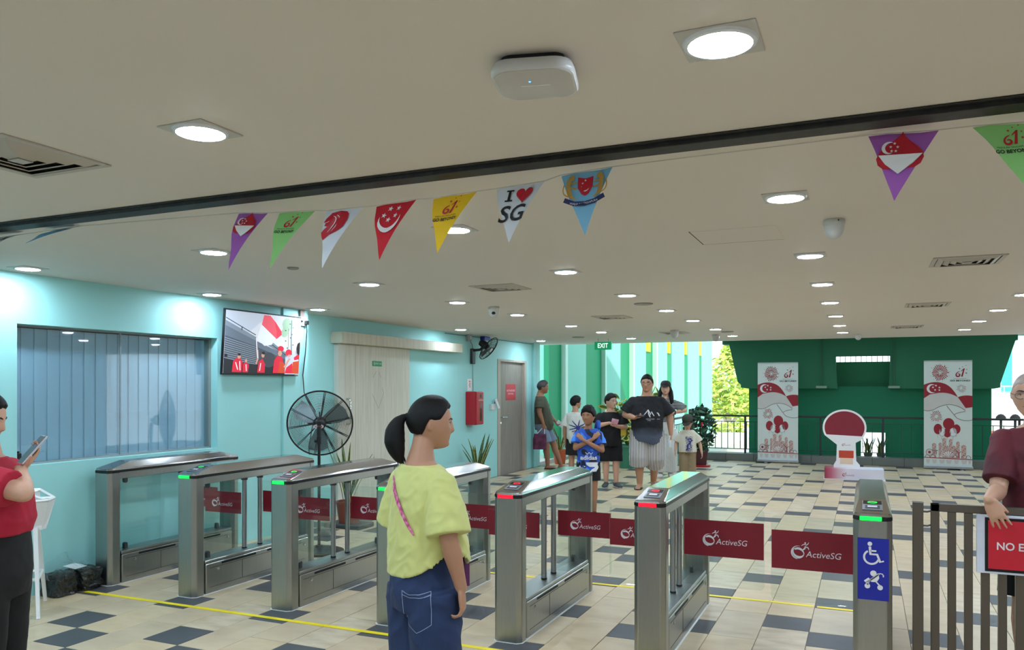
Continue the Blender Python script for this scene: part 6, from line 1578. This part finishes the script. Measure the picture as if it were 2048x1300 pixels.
# --- boy in black with glasses
M7 = person('boy in plain black T-shirt and glasses holding a pink paper, head turned aside', (-3.77, 12.5), face_ang(272), 1.50, 'fair', hh=.236, fat=1.22, hyaw=math.radians(38), hpitch=math.radians(-4), voxel=.0085,
            arms={'R': ((.235, .04, .985), (.045, .20, 1.04)), 'L': ((-.235, .05, .96), (-.05, .22, .99))}, hands={'R': dict(d=(-.8, .4, .05), pn=(-.1, .2, -1), curl=(15, 20, 15)), 'L': dict(d=(.8, .35, .1), pn=(.1, .1, 1), curl=(25, 35, 25))},
            legs={'R': (None, (.075, .02, .068), (.35, 1, 0)), 'L': (None, (-.08, .06, .068), (-.25, 1, 0))})
BT = mat('black_tee', (15, 15, 17), .9, var=.1); 
top_(M7, BT, .66, [(.66, .165, .135, .014), (.78, .168, .145, .018), (.92, .17, .14, .014), (1.06, .178, .125, .006), (1.16, .17, .10, 0), (1.215, .11, .07, 0)], .75, (.054, .062), .0105)
bottoms(M7, mat('black_long_shorts', (12, 12, 13), .9), (.78, .15, .12, 0), (.70, .16, .13, 0), 1.0, .068, .070, .0105)
shoes(M7, mat('grey_green_shoe', (70, 78, 78), .7), mat('pale_sole', (190, 194, 192), .6)); hair(M7, HAIRB, front=.50, side=.0, back=-.45, th=.055, mess=.01); glasses(M7, mat('light_rim', (196, 200, 200), .2))
t = thing('folded_paper', 'pink and white folded paper in the hands of the boy in glasses', 'paper', (-3.77, 12.5, 0), face_ang(272))
m = MB(); m.M = frame((-.02, .26, 1.05), (.9, .1, .2), (-.2, .3, .9)); m.box(-.06, .05, -.04, .06, 0, .006).build('sheet', mat('pink_paper', (214, 150, 170), .6, rgb2=(230, 224, 230)), t)
t = thing('pouch', 'small yellow pouch at the side of the boy in glasses', 'bag', (-3.77, 12.5, 0), face_ang(272))
m = MB(); m.loft([[(x*.045-.19, y*.03+.06, z) for x, y in rrect(1, .5)] for z in (.83, .85, .92, .94)]); m.build('body', mat('pouch_yellow', (206, 176, 50), .6), t, smooth=40)
MB().tube([(-.17, .06, .93), (-.13, .10, 1.18), (-.07, .06, 1.25)], .005, 6).build('cord', BLACK, t, smooth=60)

# --- big man in black
M8 = person('big man in black mountain-print T-shirt and striped shorts looking ahead, phone in hand', spot(1294, 12.75), face_ang(264), 1.80, 'tan', hh=.272, fat=1.48, hyaw=math.radians(-14), hpitch=math.radians(0), voxel=.009, sw=.215,
            arms={'R': ((.345, .0, 1.17), (.20, .22, 1.13)), 'L': ((-.36, -.01, 1.14), (-.37, .05, .86))}, hands={'R': dict(d=(-.75, .6, .15), pn=(-.1, .05, 1), curl=(30, 45, 30), thumb=40), 'L': dict(d=(0, .1, -1), pn=(1, .1, 0), curl=(35, 50, 30))},
            legs={'R': ((.13, .10, .50), (.115, .02, .08), (.25, 1, 0)), 'L': ((-.12, .05, .50), (-.12, -.28, .085), (-.15, 1, 0))})
DIP = grad_z('dip_dyed_tee', (15, 15, 18), (76, 84, 102), .84, .98, nscale=3, namt=.16)
S8 = top_(M8, DIP, .80, [(.755, .232, .20, .03), (.92, .245, .225, .045), (1.06, .25, .22, .04), (1.20, .265, .195, .02), (1.34, .27, .155, .0), (1.42, .23, .12, -.004), (1.475, .14, .085, -.006)], .85, (.058, .066), .012, lambda a: -.05*math.exp(-((a-2.0)/.5)**2), .008)
mk = [(c_, 0) for s_ in ([(.13, 1.16), (.09, 1.225), (.075, 1.19), (.04, 1.255), (.005, 1.21), (-.03, 1.17)], [(.08, 1.20), (.06, 1.16), (.045, 1.20)], [(.04, 1.25), (.045, 1.19), (.02, 1.14)], [(-.085, 1.21), (-.105, 1.20), (-.125, 1.16)]) for c_ in cells(stroke(s_, [.012, .018, .018, .016, .014, .008][:len(s_)]))]
GW8 = [mat('print_grey_white', (206, 206, 210), .7)]
mk = [([(x-.035 if i_ < len(mk)-3 else .09-x-.035, y) for x, y in p_], m_) for i_, (p_, m_) in enumerate(mk)]
decal(S8, GW8, mk[:-3], (0, 0, 0), (-1, 0, 0), (0, -1, 0), .006, 'chest_print'); decal(S8, GW8, mk[-3:], (0, 0, 0), (-1, 0, 0), (0, -1, 0), .006, 'chest_print'); decal(S8, GW8, text_polys('MOUNTAIN', .014, .035, 1.105, 0, 1.2)+text_polys('CLUB', .012, .015, 1.085, 0, 1.2)+text_polys('TRAIL', .012, .165, 1.105, 0, 1.2), (0, 0, 0), (-1, 0, 0), (0, -1, 0), .006, 'lettering')
bottoms(M8, stripes('striped_shorts', (52, 50, 56), (216, 212, 206), 42, 'X', .42), (.93, .225, .19, .02), (.84, .235, .20, .01), 1.30, .090, .086, .012, .006)
shoes(M8, mat('brown_sandal', (54, 40, 36), .6), sandal=True); hair(M8, HAIRB, front=.50, side=.02, back=-.45, th=.05, mess=.008); glasses(M8, mat('dark_rim', (40, 36, 36), .3), r=.09)
l8 = M8['t'].location
t = thing('phone', 'dark smartphone in the hand of the big man in black', 'phone', l8, face_ang(264))
m = MB(); m.M = frame((.12, .30, 1.165), (.75, -.65, 0), (.1, .35, .9)); m.box(-.075, .075, -.006, .006, -.036, .036).build('case', BLACK, t, bevel=.004); m = MB(); m.M = frame((.12, .30, 1.165), (.75, -.65, 0), (.1, .35, .9)); m.box(-.07, .07, .006, .0068, -.032, .032).build('screen', mat('phone_screen', (80, 84, 96), .1), t)
t = thing('drink_bottle', 'clear drink bottle in the other hand of the big man', 'bottle', l8, face_ang(264))
m = MB(); m.M = Matrix.Translation((-.345, .085, .66)); m.lathe([(.026, 0), (.030, .01), (.030, .11), (.014, .15), (.014, .165)], 14).build('body', mat('bottle_milky', (216, 222, 224), .2), t, smooth=50); m = MB(); m.M = Matrix.Translation((-.345, .085, .66)); m.lathe([(.016, .165), (.016, .185), (.002, .186)], 12).build('cap', WHITE, t)

# --- woman in the cap, behind
M9 = person('woman in black cap and fine striped top with long hair, behind the big man', spot(1331, 14.3), face_ang(262), 1.70, 'fair', hh=.236, female=True, hyaw=math.radians(-8), hpitch=math.radians(3), voxel=.009,
            arms={'R': ((.235, .02, 1.12), (.18, .14, .95)), 'L': ((-.335, .06, 1.20), (-.14, .16, 1.16))}, hands={'L': dict(d=(.9, .1, -.25), pn=(.1, -1, 0), curl=(20, 25, 20))})
S9 = top_(M9, stripes('fine_stripe_top', (40, 42, 46), (176, 182, 180), 46, 'Z', .55), 1.0, [(.98, .155, .125, .006), (1.10, .155, .125, .008), (1.22, .17, .118, .006), (1.32, .17, .10, 0), (1.385, .13, .08, 0), (1.41, .10, .07, 0)], .92, (.048, .054), .011)
bottoms(M9, stripes('pale_stripe_trousers', (196, 200, 198), (226, 228, 226), 60, 'X', .4), (1.03, .14, .11, 0), (.90, .165, .13, 0), 1.94, .068, .070, .012, name='trousers')
hair(M9, HAIRB, front=.52, side=-.3, back=-.9, th=.05, mess=.006)
m = MB(); m.M = M9['HM'] @ Matrix.Scale(M9['hh'], 4)
for s in (-1, 1): m.tube([(s*.30, -.10, .15), (s*.40, -.10, -.25), (s*.44+.0, .02, -.65), (s*.42-.06, .14, -1.0), (s*.36-.06, .16, -1.2)], [.10, .15, .17, .14, .03], 14)
m.tube([(0, -.35, .1), (0, -.50, -.3), (0, -.46, -.9)], [.3, .32, .2], 16); m.build('long_hair', HAIRB, M9['t'], smooth=60)
def cap(P, m_, brim=.42, lift=.02, tilt=0):
    c = MB(); c.M = P['HM'] @ Matrix.Scale(P['hh'], 4)
    c.loft([[(x*.385*k, (y*.44-.03)*k if k > .3 else y*.44*k-.03*k, z) for x, y in disc(0, 0, 1, 24)] for k, z in ((1.0, .20), (1.03, .26), (.99, .38), (.86, .50), (.60, .58), (.25, .615), (.03, .62))])
    cp = c.build('cap', m_, P['t'], smooth=50)
    b = MB(); b.M = P['HM'] @ Matrix.Scale(P['hh'], 4); pts = arc(0, .12, .36, .30+brim, 12, 168, 14); b.loft([[(x, y, .215-.35*(max(0, y-.36))**1.3-.25*x*x*2+lift) for x, y in pts], [(x, y, .235-.35*(max(0, y-.36))**1.3-.25*x*x*2+lift) for x, y in pts]]); b.build('brim', m_, cp, smooth=40)
    return cp
cap(M9, mat('cap_black', (34, 36, 36), .8)); shoes(M9, MATS['white_trainer'])
m = MB(); m.M = frame(M9['A']['L'][2]-Vector((.02, 0, 0)), (0, 1, 0), (0, 0, 1)); ringtube(m, .032, 0, .010, 16, 6); m.build('watch', BLACK, M9['t'], smooth=60)

# --- small boy with cap
H10 = 1.14
M10 = person('small boy in olive cap, cream T-shirt and khaki shorts looking down', spot(1375, 13.5), face_ang(258), H10, 'fair', hh=.225, fat=1.06, hyaw=math.radians(-12), hpitch=math.radians(-26), head=(0, .035, -.012), voxel=.008, arms={'L': ((-.205, -.02, .66), (-.235, .03, .50)), 'R': ((.19, -.02, .66), (.20, .06, .53))})
S10 = top_(M10, mat('cream_tee', (216, 212, 194), .9, var=.03), .46, [(.515, .148, .115, .012), (.58, .145, .118, .014), (.68, .142, .112, .01), (.79, .146, .10, .004), (.86, .135, .08, 0), (.895, .095, .062, 0)], .78, (.055, .068), .009)
ink10 = [(disc(.025+.045*math.cos(k*1.9)*(.4+.6*math.sin(k*.7)**2), .55+.22*k/26, .006+.006*((k*7) % 3), 6), 0) for k in range(26)]+[(c_, 0) for k in range(9) for c_ in cells(stroke([(.08-.11*j/4+.01*math.sin(k*2+j), .54+.025*k+.015*math.sin(j*2+k)) for j in range(5)], .006))]+[(c_, 0) for cx_ in (.05, -.01) for c_ in cells(stroke(arc(cx_, .76, .026, .022, 0, 360, 10), .006))]
decal(S10, INK, ink10, (0, 0, 0), (-1, 0, 0), (0, -1, 0), .005)
bottoms(M10, mat('khaki_shorts', (150, 132, 102), .9, var=.08), (.56, .128, .098, 0), (.48, .135, .105, 0), 1.50, .074, .070, .009)
hair(M10, HAIRB, front=.40, side=-.05, back=-.45, th=.045); cap(M10, mat('cap_olive', (58, 62, 52), .85), .34, -.02); shoes(M10, MATS['dark_trainer'])
